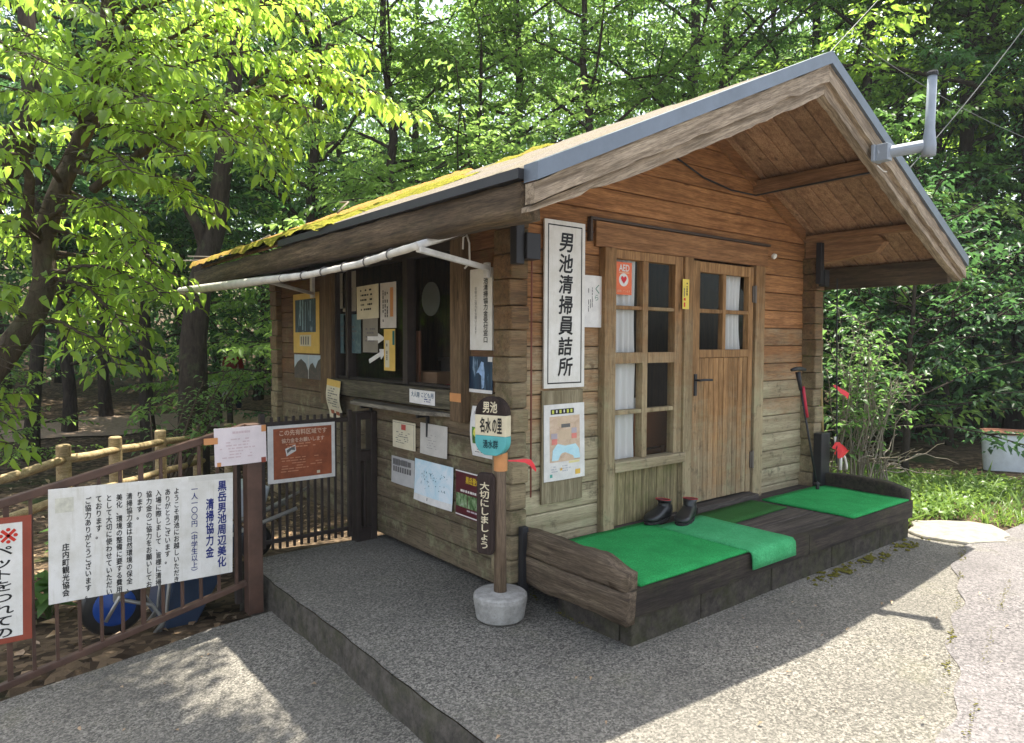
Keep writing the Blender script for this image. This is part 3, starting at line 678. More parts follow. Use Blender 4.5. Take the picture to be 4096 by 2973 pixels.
obj('window_post', MB().box(2.50, 2.59, 3.65, 3.785, 1.03, 2.24), W['post_z'], cabin, bevel=.006)
obj('window_post', MB().box(2.505, 2.59, 5.625, 5.845, 1.0, 2.24), W['post_z'], cabin, bevel=.006)
obj('sill_beam', MB().rough(2.505, 2.60, 3.79, 5.62, 1.10, 1.228, .006, 4, .08, 2), W['sill'], cabin, smooth=False)
sh = MB().prism([(2.565, 5.30, 1.045), (2.44, 5.12, 1.045), (2.445, 4.08, 1.045), (2.565, 3.80, 1.045)], (0, 0, .028))
shelf = obj('shelf', sh, wood('shelf_board', (.16, .14, .11), (.36, .32, .25), 'y', knots=False), cabin, bevel=.004)
for y in (4.15, 5.0): obj('shelf_bracket', MB().box(2.47, 2.565, y-.012, y+.012, 1.02, 1.044).box(2.55, 2.567, y-.012, y+.012, .88, 1.02), METALB, shelf)
# roof
roof_mb = MB(); NX, NY = 30, 64
def roof_top(x, y):
    return rz(x)+.010*noise.noise(Vector((x*3, y*3, 0)))+.004*noise.noise(Vector((x*22, y*22, 0)))
for side in (0, 1):
    ba = len(roof_mb.v)
    for j in range(NY+1):
        for i in range(NX+1):
            x = EL+(AX-EL)*i/NX if side == 0 else AX+(ER-AX)*i/NX; y = RF+.03+(RB-RF-.03)*j/NY
            roof_mb.v.append((x, y, roof_top(x, y)))
    roof_mb.f += [(ba+j*(NX+1)+i, ba+j*(NX+1)+i+1, ba+(j+1)*(NX+1)+i+1, ba+(j+1)*(NX+1)+i) for j in range(NY) for i in range(NX)]
roof = obj('roof', roof_mb, SHING, cabin, smooth=True)
so_ = MB(); ny = 40; yb = RF+.06; pw = (RB-.05-yb)/ny
for j in range(ny):
    a, b = yb+j*pw, yb+(j+.96)*pw
    so_.prism([(EL+.05, a, rz(EL+.05)-.018), (AX-.004, a, AZ-.018), (AX-.004, b, AZ-.018), (EL+.05, b, rz(EL+.05)-.018)], (0, 0, -.022))
    so_.prism([(ER-.04, a, rz(ER-.04)-.018), (AX+.004, a, AZ-.018), (AX+.004, b, AZ-.018), (ER-.04, b, rz(ER-.04)-.018)], (0, 0, -.022))
obj('soffit', so_, W['soffit'], roof, bevel=.011)
def slope_board(y0, y1, off0, off1, side, ext=0.0, n=26, amp=0, seed=0, ragged=0, taper=0):
    """a board in the verge plane running from ridge to eave; off0..off1 below the roof line"""
    mb = MB(); xe = EL-ext if side == 0 else ER+ext; pts = []
    for i in range(n+1):
        x = AX+(xe-AX)*i/n; zt = rz(x)
        e = amp*noise.noise(Vector((x*5, seed, 0))); rg = ragged*max(0, noise.noise(Vector((x*7, seed+9, 0))))
        for y, o, k in ((y0, off0, 0), (y1, off0, 0), (y1, off1, 1), (y0, off1, 1)):
            ex = amp*noise.noise(Vector((x*9, seed+k*3, y*5))); o = o-(taper*(i/n)**4 if k else 0)
            mb.v.append((x, y+ex*.6 if y == y0 else y, zt-o+(e if k == 0 else e*1.4+rg)))
    for i in range(n):
        for k in range(4):
            a, b = i*4+k, i*4+(k+1) % 4
            mb.f.append((a, b, b+4, a+4) if side == 1 else (a+4, b+4, b, a))
    mb.f.append((3, 2, 1, 0)); q = n*4; mb.f.append((q, q+1, q+2, q+3)); return mb
for sd_ in (0, 1):
    obj('flashing', slope_board(RF-.03, RF+.06, -.012, .062, sd_, .0, 10), FLASH, roof)
    obj('barge_board', slope_board(RF-.012, RF+.05, .064, .168, sd_, -.0, 90, .012, 1+sd_, .012, .02), W['barge%d' % sd_], roof)
    obj('barge_board', slope_board(RF+.018, RF+.075, .160, .242, sd_, .0, 90, .010, 4+sd_, .022, .062), W['barge%d' % sd_], roof)
obj('eave_log', MB().rough(EL-.005, EL+.10, RF+.078, RB-.02, 2.07, 2.215, .014, 3, .06, 4), W['fascia'], roof, smooth=True)
obj('drip_edge', MB().prism([(EL-.03, RF+.06, rz(EL)-.002), (EL-.03, 5.0, rz(EL)-.002), (EL-.03, 5.0, rz(EL)-.045), (EL-.03, RF+.06, rz(EL)-.045)], (.05, 0, 0)), DFLASH, roof)
obj('eave_beam', MB().box(ER-.13, ER-.05, RF+.076, RB-.05, 2.04, rz(ER-.09)-.045), W['fascia'], roof, bevel=.006)
for x, zb, hh, ye in ((5.08, 2.735, .14, 2.28), (5.86, 2.42, .105, 2.28), (3.4, 2.74, .13, 3.2), (2.62, 2.40, .10, 2.28)):
    obj('purlin', MB().box(x-.045, x+.045, ye, 3.228, zb, min(zb+hh, rz(x+(.045 if x > AX else -.045))-.041)), W['purlin'], roof, bevel=.006)
# stepped corbel under the right purlin
obj('purlin_corbel', MB().prism([(5.845, 3.22, 2.43), (5.845, 2.62, 2.43), (5.845, 2.55, 2.36), (5.845, 2.62, 2.28), (5.845, 3.22, 2.20)], (.09, 0, 0)), W['purlin'], roof, bevel=.006)
obj('gable_rafter', MB().prism([(AX+.02, 3.19, AZ-.045), (5.80, 3.19, rz(5.80)-.045), (5.80, 3.19, rz(5.80)-.13), (AX+.02, 3.19, AZ-.13)], (0, .036, 0)).prism([(AX-.02, 3.19, AZ-.045), (2.66, 3.19, rz(2.66)-.045), (2.66, 3.19, rz(2.66)-.13), (AX-.02, 3.19, AZ-.13)], (0, .036, 0)), W['header'], cabin, bevel=.004)
obj('gable_cable', MB().tube([(4.02, 3.205, 2.86), (4.35, 3.20, 2.76), (4.7, 3.20, 2.715), (5.02, 3.19, 2.715), (5.02, 2.9, 2.722), (5.02, 2.5, 2.728), (5.02, 2.30, 2.731)], .007, 6), METALB, cabin, smooth=True)
# moss on the far part of the left slope
mm = MB(); NI, NJ = 70, 150; MX1 = AX-.05
def mossh(x, y):
    u = (x-EL)/(AX-EL); v = (y-RF)/(RB-RF)
    c = sstep(.30, .56, v-.22*u+.34*noise.noise(Vector((x*1.6, y*1.6, 4)))+.15*noise.noise(Vector((x*5, y*5, 4))))+.3*sstep(.12, 0, u)*sstep(.22, .4, v)
    k = noise.noise(Vector((x*6, y*6, 1)))*.5+noise.noise(Vector((x*17, y*17, 2)))*.3+noise.noise(Vector((x*40, y*40, 2)))*.2
    return c*(.048+.034*k)-.016
hv = [[mossh(EL-.04+(MX1-EL)*i/NI, 3.4+(RB+.03-3.4)*j/NJ) for i in range(NI+1)] for j in range(NJ+1)]
mm.v = [(EL-.04+(MX1-EL)*i/NI, 3.4+(RB+.03-3.4)*j/NJ, rz(EL-.04+(MX1-EL)*i/NI)+hv[j][i]+(-.06*max(0, noise.noise(Vector((j*.05, 2, 0)))*.6+.15*noise.noise(Vector((j*.4, 2, 0)))+.5)*sstep(3.9, 5.2, 3.4+(RB+.03-3.4)*j/NJ) if i == 0 else 0)) for j in range(NJ+1) for i in range(NI+1)]
mm.f = [(j*(NI+1)+i, j*(NI+1)+i+1, (j+1)*(NI+1)+i+1, (j+1)*(NI+1)+i) for j in range(NJ) for i in range(NI) if max(hv[j][i], hv[j+1][i+1], hv[j][i+1]) > .004]
obj('roof_moss', mm, MOSS, roof, smooth=True)
# awning over the ticket window
bar_pts = [(1.775, 2.98, 2.012), (1.772, 3.6, 1.975), (1.77, 4.3, 1.965), (1.77, 5.2, 1.985), (1.77, 6.2, 2.005), (1.77, 7.5, 2.035)]
ab = MB(); fine = []
for a, b in zip(bar_pts, bar_pts[1:]):
    for i in range(12): fine.append(Vector(a).lerp(Vector(b), i/12))
fine.append(Vector(bar_pts[-1])); ab.tube(fine, [.020+.004*noise.noise(Vector((0, i*.9, 0)))+.017*sstep(18, 50, i) for i in range(len(fine))], 10)
aw = obj('awning', ab, AWNF, cabin, smooth=True)
mb = MB(); back = [(2.53, 3.41, 2.262), (2.53, 7.0, 2.262)]
nu, nv = 6, 30; vs_ = []
for j in range(nv+1):
    t = j/nv; k = t*(len(fine)-1); f0 = fine[int(k)]; pb = Vector(back[0]).lerp(Vector(back[1]), t)
    for i in range(nu+1):
        s_ = i/nu; q = pb.lerp(f0, s_); q.z -= .03*math.sin(math.pi*s_); vs_.append(tuple(q))
mb.add(vs_, [(j*(nu+1)+i, (j+1)*(nu+1)+i, (j+1)*(nu+1)+i+1, j*(nu+1)+i+1) for j in range(nv) for i in range(nu)])
obj('canopy', mb, AWNF, aw, smooth=True)
obj('side_bar', MB().tube([(2.53, 3.41, 2.258), (2.2, 3.24, 2.15), (1.78, 2.99, 2.014)], .019, 10), AWNW, aw, smooth=True)
obj('arm', MB().bar((2.53, 3.40, 1.985), (1.79, 2.99, 2.0), .028, .03).box(2.50, 2.53, 3.38, 3.42, 1.93, 2.02), AWNW, aw, bevel=.004)
obj('arm', MB().bar((2.53, 6.03, 1.965), (1.785, 5.12, 1.98), .024, .026).box(2.50, 2.53, 6.0, 6.05, 1.93, 2.20), AWNW, aw, bevel=.004)
cd = MB()
for i in range(5, 34, 5):
    p = fine[i]; cd.tube([p+Vector((.0255*math.cos(a), .05*(a/6.28-.5), .0255*math.sin(a))) for a in [k*6.283/12 for k in range(13)]], .0035, 5)
obj('lashing_cord', cd, plain('grey_cord', (.12, .115, .11)), aw)
obj('rope_loop', MB().tube([(2.49, 3.62, 2.12), (2.48, 3.60, 2.19), (2.485, 3.57, 2.20), (2.49, 3.55, 2.15), (2.49, 3.545, 2.03), (2.49, 3.60, 2.0)], .006, 6), WHITEP, aw, smooth=True)

# ------------------------------------------------------------------ porch
PX0, PX1, PY0, DZ = 2.63, 5.95, 2.325, .29
porch = thing('wooden_porch', 'low dark timber porch step in front of the cabin door', 'porch', (4.29, 2.78, 0))
mb = MB()
for i, (a, b) in enumerate(((PY0+.0, 2.46), (2.465, 2.62), (2.625, 2.78), (2.785, 2.94), (2.945, 3.10), (3.105, 3.225))):
    mb.box(PX0+.01, PX1-.01, a+(.055 if i == 0 else 0), b, DZ-.04, DZ-.001*(i % 2))
obj('deck_board', mb, W['deck'], porch, bevel=.005)
mb = MB().rough(PX0, 4.35, PY0, PY0+.053, .155, DZ, .004, 4, .09, 3).rough(4.353, PX1, PY0, PY0+.053, .155, DZ, .004, 4, .09, 5)
obj('front_beam', mb, W['deckdark'], porch)
mb = MB(); xx = PX0+.02
while xx < PX1-.1:
    l = min(rng.uniform(.55, .8), PX1-.02-xx); mb.box(xx, xx+l-.006, PY0+.012+rng.uniform(0, .012), PY0+.1, -.06, .152); xx += l
mb.box(PX0+.02, PX0+.12, PY0+.11, 2.9, -.05, .15).box(PX1-.12, PX1-.02, PY0+.11, 3.1, -.06, .15)
obj('plinth', mb, PLINTH, porch, bevel=.008)
tp = lambda p: (p.x, p.y, p.z if p.z < .31 else p.z-.05*sstep(2.55, 2.33, p.y)-.02)
obj('side_log', MB().rough(2.595, 2.685, 2.34, 3.34, .292, .45, .013, 4, .045, 11, tp), W['rail_log'], porch, smooth=True)
obj('side_log', MB().rough(2.585, 2.66, 2.325, 3.32, .13, .29, .016, 3.5, .045, 14), W['rail_log'], porch, smooth=True)
obj('side_log', MB().rough(5.90, 5.99, 2.36, 3.10, .292, .435, .012, 4, .045, 17, tp), W['deckdark'], porch, smooth=True)
# SPLIT_C
# ------------------------------------------------------------------ mats, boots, stick
def mat_sheet(name, x0, x1, y0, y1, z, th, mtl, label, cat, group=None, rot=0, wav=.004, seed=0, drape=0):
    mb = MB(); nx = max(2, int((x1-x0)/.06)); ny = max(2, int((y1-y0)/.06)); cx, cy = (x0+x1)/2, (y0+y1)/2
    prof = [(y1-(y1-y0)*j/ny, 0.0) for j in range(ny+1)]
    if drape: prof += [(y0-.008, -.012), (y0-.012, -.04), (y0-.012, -drape*.6), (y0-.014, -drape)]
    for off in (th, 0):
        for j, (y, dz) in enumerate(prof):
            for i in range(nx+1):
                x = x0+(x1-x0)*i/nx; e = wav*noise.noise(Vector((x*3, y*3, seed)))+.002*noise.noise(Vector((x*20, y*20, seed)))
                if dz and off: yy = y-th; zz = z+dz+th*.3
                else: yy = y; zz = z+dz+off
                if j in (0,) or i in (0, nx): x += .006*noise.noise(Vector((x*9, y*9, seed)))
                dx, dy = x-cx, yy-cy; c, s = math.cos(rot), math.sin(rot)
                zz += abs(e) if not dz else 0; yy += -abs(e) if dz else 0
                mb.v.append((cx+dx*c-dy*s, cy+dx*s+dy*c+(yy-y if rot else 0)*0, zz))
    m_ = len(prof); n_ = nx+1; q = m_*n_
    for j in range(m_-1):
        for i in range(nx):
            a = j*n_+i; mb.f.append((a, a+n_, a+n_+1, a+1)); mb.f.append((q+a, q+a+1, q+a+n_+1, q+a+n_))
    for i in range(nx): mb.f.append((i, i+1, q+i+1, q+i)); a = (m_-1)*n_+i; mb.f.append((a, q+a, q+a+1, a+1))
    for j in range(m_-1): a = j*n_; mb.f.append((a, q+a, q+a+n_, a+n_)); a += nx; mb.f.append((a, a+n_, q+a+n_, q+a))
    return top(name, mb, mtl, label, cat, group, smooth=True)
GM = 'green mats laid on the porch'
mat_sheet('turf_mat', 2.72, 3.72, 2.345, 3.17, DZ+.002, .012, TURF, 'large green artificial turf mat on the left end of the porch, under the boots', 'mat', GM, seed=1)
mat_sheet('turf_mat', 3.665, 4.14, 2.322, 3.03, DZ+.008, .012, TURF2, 'lighter green turf mat folded down over the front edge of the porch', 'mat', GM, seed=2, drape=.10)
mat_sheet('door_mat', 4.06, 4.90, 2.79, 3.09, DZ+.003, .008, MATD, 'thin dark green door mat in front of the wooden door', 'mat', GM, rot=.03, seed=3, wav=.003)
mat_sheet('turf_mat', 4.98, 5.895, 2.335, 3.06, DZ+.002, .012, TURF, 'bright green turf mat on the right end of the porch, under the walking stick', 'mat', GM, rot=0, seed=4)

def boot(x, y, ang, label, lean):
    t = thing('rubber_boot', label, 'boot', (x, y, DZ+.018), 'pair of boots by the window')
    c, s = math.cos(ang), math.sin(ang)
    P = lambda a, b, h: (x+(a*c-b*s)*1.08, y+(a*s+b*c)*1.15, DZ+.018+h*(.95 if h < .1 else .095/h+(1-.1/h)*.48))
    rings = []   # (along, halfwidth, height-bottom, height-top) sections from heel to toe for the foot
    foot = [(-.085, .020, .018, .10), (-.075, .036, .010, .125), (-.04, .042, .008, .13), (.0, .042, .010, .118), (.04, .045, .010, .098), (.085, .050, .009, .080), (.125, .049, .010, .068), (.155, .040, .014, .056), (.172, .018, .022, .044)]
    mb = MB(); sg = 14
    for a, hw, zb, zt in foot:
        for k in range(sg):
            q = 2*math.pi*k/sg; mb.v.append(P(a, hw*math.cos(q)*(1 if math.sin(q) > -.3 else .95), (zb+zt)/2+(zt-zb)/2*math.copysign(abs(math.sin(q))**.7, math.sin(q))))
    for i in range(len(foot)-1):
        for k in range(sg):
            A = i*sg+k; B = i*sg+(k+1) % sg; mb.f.append((A, A+sg, B+sg, B))
    mb.f.append(tuple(range(sg))); mb.f.append(tuple((len(foot)-1)*sg+k for k in range(sg))[::-1])
    # shaft
    b0 = len(mb.v); sh_ = [(-.028, .046, .040, .09), (-.034, .043, .038, .13), (-.040, .044, .042, .165), (-.043+lean*.2, .050, .047, .195)]
    for a, rl, rw, h in sh_:
        for k in range(sg):
            q = 2*math.pi*k/sg; mb.v.append(P(a+rl*math.cos(q)+lean*h*.2, rw*math.sin(q), h+(.012*math.cos(q) if h > .18 else 0)))
    for i in range(len(sh_)-1):
        for k in range(sg):
            A = b0+i*sg+k; B = b0+i*sg+(k+1) % sg; mb.f.append((A, B, B+sg, A+sg))
    # inside of the shaft
    b1 = len(mb.v)
    for a, rl, rw, h in ((-.043+lean*.2, .045, .042, .193), (-.036, .036, .032, .12)):
        for k in range(sg):
            q = 2*math.pi*k/sg; mb.v.append(P(a+rl*math.cos(q)+lean*h*.2, rw*math.sin(q), h+(.012*math.cos(q) if h > .18 else 0)))
    t0 = b0+(len(sh_)-1)*sg
    for k in range(sg):
        k2 = (k+1) % sg; mb.f.append((t0+k, t0+k2, b1+k2, b1+k)); mb.f.append((b1+k, b1+k2, b1+sg+k2, b1+sg+k))
    mb.f.append(tuple(b1+sg+k for k in range(sg)))
    obj('upper', mb, RUBBER, t, smooth=True)
    so = MB(); n2 = 24
    for h in (-.008, .018):
        for k in range(n2):
            q = 2*math.pi*k/n2; a = .042+.142*math.cos(q); hw = (.043+.012*math.cos(q))*math.sin(q); so.v.append(P(a, hw+.004*(k % 2)*math.copysign(1, math.sin(q)), max(h, -.001)))
    for k in range(n2): so.f.append((k, (k+1) % n2, (k+1) % n2+n2, k+n2))
    so.f.append(tuple(range(n2))[::-1]); so.f.append(tuple(range(n2, 2*n2))); obj('sole', so, plain('boot_sole', (.03, .03, .029), .8, .2), t, bevel=.003)
    rm = MB(); rm.tube([P(-.043+lean*.2+.048*math.cos(q)+lean*.039, .045*math.sin(q), .197+.012*math.cos(q)) for q in [2*math.pi*k/18 for k in range(19)]], .003, 6, False)
    obj('lining', rm, plain('red_lining', (.42, .05, .05), .8, .2), t, smooth=True)
boot(3.83, 3.125, rad(188), 'black rubber boot with red lining, the left one, nearest the window post', .12)
boot(3.965, 3.005, rad(200), 'black rubber boot with red lining, the right one, nearest the door mat', -.05)

st = thing('walking_stick', 'black walking stick with a T grip and red middle section leaning at the porch corner', 'walking stick', (5.67, 3.0, DZ))
top_ = Vector((5.46, 3.05, 1.30)); bot = Vector((5.69, 2.98, .305)); ln = lambda t: top_.lerp(bot, t)
obj('grip', MB().tube([(5.33, 3.03, 1.322), (5.42, 3.04, 1.33), (5.50, 3.045, 1.328), (5.575, 3.05, 1.318)], [.013, .018, .018, .012], 10), METALB, st, smooth=True)
obj('shaft', MB().tube([ln(0), ln(.15)], [.022, .014], 10).tube([ln(.15), ln(1)], .009, 8), METALB, st, smooth=True)
obj('strap', MB().tube([ln(.12)+Vector((.02, -.015, 0)), ln(.22)+Vector((.015, -.01, 0)), ln(.38)+Vector((.008, -.012, 0))], [.012, .015, .013], 8), plain('red_strap', (.50, .03, .06), .5, .3), st, smooth=True)
obj('basket', MB().lathe(ln(.955), [(.010, 0), (.03, .004), (.012, .02)], 16), METALB, st)
obj('tip', MB().lathe(bot-Vector((0, 0, .013)), [(.014, 0), (.016, .03), (.013, .06)], 12), RUBBER, st)
# cord and bamboo hanging beside the right corner
top('hanging_cord', MB().tube([(5.985, 3.0, 2.1), (5.98, 2.99, 1.6), (5.97, 2.97, 1.0), (5.95, 2.95, .50)], .006, 6), METALB, 'thin black cord hanging from the eave beside the right corner logs', 'cord')
top('bamboo_stake', MB().tube([(5.99, 3.14, 1.98), (5.975, 3.12, 1.2), (5.965, 3.08, .62)], [.011, .012, .010], 8), plain('bamboo', (.33, .25, .10), .5, .3), 'thin tan bamboo stake against the right corner logs', 'stake', smooth=True)
def ribbon(pts, wd, label, mtl=RIB, group=None):
    mb = MB(); n = len(pts)
    for i, p in enumerate(pts):
        p = Vector(p); a = i*.5; ax = Vector((.25*math.sin(a), .3*math.cos(a), 1)).normalized()*wd[i]/2
        mb.v += [tuple(p-ax), tuple(p+ax)]
    mb.f = [(2*i, 2*i+1, 2*i+3, 2*i+2) for i in range(n-1)]
    o = top('red_ribbon', mb, mtl, label, 'ribbon', group); md = o.modifiers.new('thickness', 'SOLIDIFY'); md.thickness = .0015; return o
ribbon([(6.0, 3.02, 1.17), (6.03, 3.0, 1.15), (6.06, 2.98, 1.12), (6.10, 2.96, 1.10), (6.13, 2.95, 1.075)], (.02, .04, .045, .045, .05), 'short red ribbon tied to the bamboo stake at head height', group='red ribbons')
rb = thing('ribbon_bow', 'crumpled red ribbon bow tied round white tubes on the right porch log', 'ribbon', (5.98, 3.0, .43), 'red ribbons')
m2 = MB()
for pts, wd in (([(5.92, 2.97, .66), (5.96, 2.95, .65), (6.0, 2.94, .60), (6.05, 2.93, .585)], (.05, .07, .06, .03)), ([(5.94, 2.96, .61), (5.98, 2.94, .575), (6.03, 2.93, .57), (6.07, 2.92, .60)], (.05, .07, .05, .02)), ([(6.0, 2.95, .655), (6.04, 2.94, .625), (6.07, 2.93, .59)], (.015, .02, .03))):
    b0 = len(m2.v)
    for p, w_ in zip(pts, wd): m2.v += [(p[0], p[1]+.01, p[2]-w_/2), (p[0]+.012, p[1]-.012, p[2]+w_/2)]
    m2.f += [(b0+2*i, b0+2*i+1, b0+2*i+3, b0+2*i+2) for i in range(len(pts)-1)]
o = obj('bow', m2, RIB, rb); md = o.modifiers.new('t', 'SOLIDIFY'); md.thickness = .003
obj('white_tube', MB().tube([(5.95, 2.97, .73), (5.965, 2.97, .66)], .011, 8).tube([(6.02, 2.95, .57), (6.022, 2.95, .435)], .013, 8).tube([(6.05, 2.945, .57), (6.09, 2.945, .53), (6.12, 2.945, .47), (6.122, 2.945, .43)], .010, 8), WHITEP, rb, smooth=True)

# ------------------------------------------------------------------ signs on the front wall
yF = YF-.012
p = Paper((2.715+.085, yF-.004, 2.29), FR, FN, .34, 1.03).sheet('name_board', WHITEP, 'tall white name board with large black vertical calligraphy at the cabin corner', 'sign', .012)
b = .026
p.rect('border', [(b, b, .34-b, b+.008), (b, 1.03-b-.008, .34-b, 1.03-b), (b, b+.008, b+.008, 1.03-b-.008), (.34-b-.008, b+.008, .34-b, 1.03-b-.008)], INK, 1)
chs = '男池清掃員詰所'
p.text([(c, .105, .075+i*.128, .245, .075+i*.128+.112, dict(bold=.028, shear=.10)) for i, c in enumerate(chs)], INK)
p = Paper((3.118, yF-.006, 1.972), FR, FN, .252, .332).sheet('paper_notice', WHITE2, 'white paper notice with green script pinned between the name board and window', 'notice', .002)
p.rect('stain', (.17, .07, .248, .25), plain('pinkish_paper', (.70, .60, .55), .7, .2), 1)
p.text([('く', .125, .03, .16, .14, dict(bold=.0)), ('ら', .12, .12, .15, .16)], plain('green_ink', (.06, .20, .13), .5, .3, var=0))
p.marks(.06, .07, .11, .28, 3, INKG, True, 5, .35, gap=.35)
p.rect('pin', [(u-.004, v-.006, u+.004, v+.006) for u in (.012, .24) for v in (.012, .165, .32)], INKG, 3)
bd = top('backing_board', MB().box(2.79, 3.135, yF-.012, yF+.003, .545, 1.245), W['backing'], 'bare plywood backing board behind the poster on the front wall', 'board', bevel=.002)
p = Paper((2.80, yF-.014, 1.158), FR, FN, .342, .475, curl=lambda u, v: .010*math.sin(u*2.5)*v, tilt=rad(.5)).sheet('bath_poster', WHITE2, 'white poster with a tan and pale blue picture under a black title bar', 'poster', .002)
p.rect('title_bar', (.055, .03, .25, .062), INK, 1)
p.rect('title_marks', [(.065+i*.031, .035, .065+i*.031+.017, .057) for i in (0, 2, 4, 5)], plain('lime_print', (.55, .58, .10), .5, .3, var=0), 2)
p.rect('title_marks', [(.065+i*.031+.003, .036, .065+i*.031+.014, .054) for i in (1, 3)], WHITEP, 2)
p.rect('picture', (.045, .075, .30, .36), picmat('room_print', [(.42, .28, .19), (.55, .40, .28), (.62, .47, .34), (.66, .55, .42)], (6, 6, 9), 3), 1)
p.rect('picture_panel', [(.11, .08, .215, .135), (.12, .16, .24, .225)], plain('light_tan_print', (.58, .44, .30), .5, .3), 2)
p.rect('picture_block', [(.14, .125, .215, .148)], INKG, 3)
p.poly('pool', [(.06, .35), (.068, .285), (.105, .245), (.17, .262), (.26, .256), (.29, .29), (.298, .335), (.298, .35)], picmat('water_blue_print', [(.36, .58, .66), (.43, .68, .76), (.50, .72, .78), (.6, .76, .8)], (6, 6, 9), 3), 3)
p.rect('red_block', [(.06, .215, .105, .25), (.225, .19, .27, .222)], plain('soft_red_print', (.66, .22, .18), .5, .3), 4)
p.rect('grey_block', [(.055, .18, .105, .213), (.225, .155, .27, .188)], plain('mauve_print', (.42, .37, .40), .5, .3), 4)
p.rect('yellow_stripe', (.2, .362, .295, .376), plain('pale_yellow_print', (.70, .62, .30), .5, .3), 2)
p.rect('yellow_dot', [(.125, .398, .145, .415), (.255, .42, .30, .452)], plain('amber_print', (.72, .45, .08), .5, .3), 2)
p.rect('teal_dot', (.045, .432, .065, .452), plain('teal_dot', (.1, .38, .3), .5, .3), 2)
p.marks(.05, .385, .24, .43, 3, plain('faint_print', (.45, .45, .48), .6, .3), False, 4, .4)
# red notice inside the window glass
p = Paper((3.452, 3.233, 2.082), FR, FN, .163, .218).sheet('aed_sticker', ORANGEP, 'orange red sticker with white AED lettering and a heart on the window pane', 'sticker', .001)
p.text([('AED', .035, .016, .135, .06, dict(bold=.02, stretch=1))], WHITEP)
p.rect('caption', [(.038, .066, .135, .074)], plain('pale_orange', (.8, .42, .25), .5, .3), 1)
def ell(cx, cy, rx, ry, n=28): return [(cx+rx*math.cos(2*math.pi*i/n), cy-ry*math.sin(2*math.pi*i/n)) for i in range(n)]
p.poly('disc', ell(.082, .118, .046, .044), WHITEP, 1)
p.poly('heart', [(.082, .145), (.06, .122), (.053, .108), (.058, .096), (.068, .093), (.077, .098), (.082, .106), (.087, .098), (.096, .093), (.106, .096), (.111, .108), (.104, .122)], plain('heart_red', (.60, .02, .03), .5, .3), 3)
p.text([('設置しています', .02, .185, .145, .204, dict(bold=.01))], plain('pale_orange', (.8, .42, .25), .5, .3), 2)
p = Paper((4.103, 3.184, 2.0), FR, FN, .075, .215).sheet('yellow_sticker', plain('lemon_paper', (.74, .58, .10), .6, .3), 'narrow yellow sticker with black characters on the post beside the door', 'sticker', .001)
p.marks(.042, .022, .066, .15, 1, INK, True, 3, .55, gap=.1); p.marks(.012, .06, .034, .13, 1, INKG, True, 6, .5, gap=.1)
p.rect('red_stamp', [(.012, .135, .033, .155), (.014, .168, .03, .20)], REDI, 2)

# ------------------------------------------------------------------ notices on the side wall
xs_ = X0+.018
def sp(y0, z0, wd, ht, curl=None, tilt=0, x=xs_): return Paper((x, y0, z0), SR, SN, wd, ht, curl, tilt)
cu = lambda a, b: (lambda u, v: a*math.sin(math.pi*u)*(.4+v)+b*v*v)
p = sp(3.622, 1.995, .232, .502).sheet('fee_board', WHITEP, 'narrow white board with black vertical lettering by the ticket window', 'sign', .012)
p.text([('男池清掃協力金受付窓口', .145, .022, .19, .455, dict(vert=1, bold=.02, line=1.0, stretch=1))], INK)
p.text([('皆様のご協力をお願いします', .052, .11, .075, .40, dict(vert=1, stretch=1))], INKG)
p = sp(3.642, 1.452, .245, .226).sheet('waterfall_photo', WFALL, 'small dark blue waterfall photo below the narrow white board', 'photo', .003)
p.poly('waterfall', [(.13, .03), (.155, .035), (.165, .10), (.16, .19), (.135, .2), (.13, .12), (.10, .10), (.075, .105), (.10, .075)], plain('water_print', (.28, .42, .62), .4, .4, var=.4, vs_=30), 1)
p.rect('paper_edge', [(.0, .205, .245, .226), (.2, .0, .245, .03)], WHITE2, 2)
p = sp(6.585, 1.985, .61, .555, cu(.006, 0)).sheet('waterfall_poster', YELP, 'yellow framed waterfall poster on the side wall under the awning', 'poster', .003)
p.rect('picture', (.05, .055, .54, .36), WFALL, 1)
p.rect('falling_water', [(.17, .06, .20, .30), (.235, .06, .26, .34), (.30, .08, .315, .35), (.41, .07, .43, .26)], plain('pale_water_print', (.22, .33, .42), .4, .4, var=.5, vs_=20), 2)
p.rect('caption_card', (.17, .385, .44, .49), CREAMP, 2); p.rect('caption_print', [(.2+i*.055, .40, .225+i*.055, .475) for i in range(4)], INKG, 3)
p = sp(6.57, 1.415, .72, .222).sheet('mountain_photo', plain('hazy_sky_print', (.42, .50, .56), .5, .3), 'wide mountain photo print below the yellow waterfall poster', 'photo', .003)
p.poly('hills', [(0, .222), (0, .13), (.08, .07), (.17, .04), (.28, .08), (.34, .15), (.38, .09), (.44, .07), (.5, .12), (.56, .05), (.64, .02), (.72, .04), (.72, .222)], MOUNT, 1)
p.rect('fold', (.338, .0, .348, .222), WHITE2, 2)
p = sp(5.655, 1.225, .265, .33, lambda u, v: .03*math.sin(v*5)*v+.01, tilt=rad(-3), x=2.497).sheet('yellow_flyer', CREAMP, 'curled cream flyer with a yellow top hanging below the window corner', 'flyer', .0015)
p.rect('yellow_head', (.0, .0, .265, .055), YELP, 1); p.marks(.03, .07, .235, .24, 8, INKG, False, 7, .45); p.rect('dark_picture', [(.04, .26, .11, .31), (.14, .265, .21, .315)], RUSTP, 1)
p = sp(4.28, 1.213, .325, .095, lambda u, v: .006*math.sin(u*4), x=2.492, tilt=rad(-.5)).sheet('blue_notice', WHITE2, 'small white paper with blue writing stuck to the sill beam', 'notice', .002)
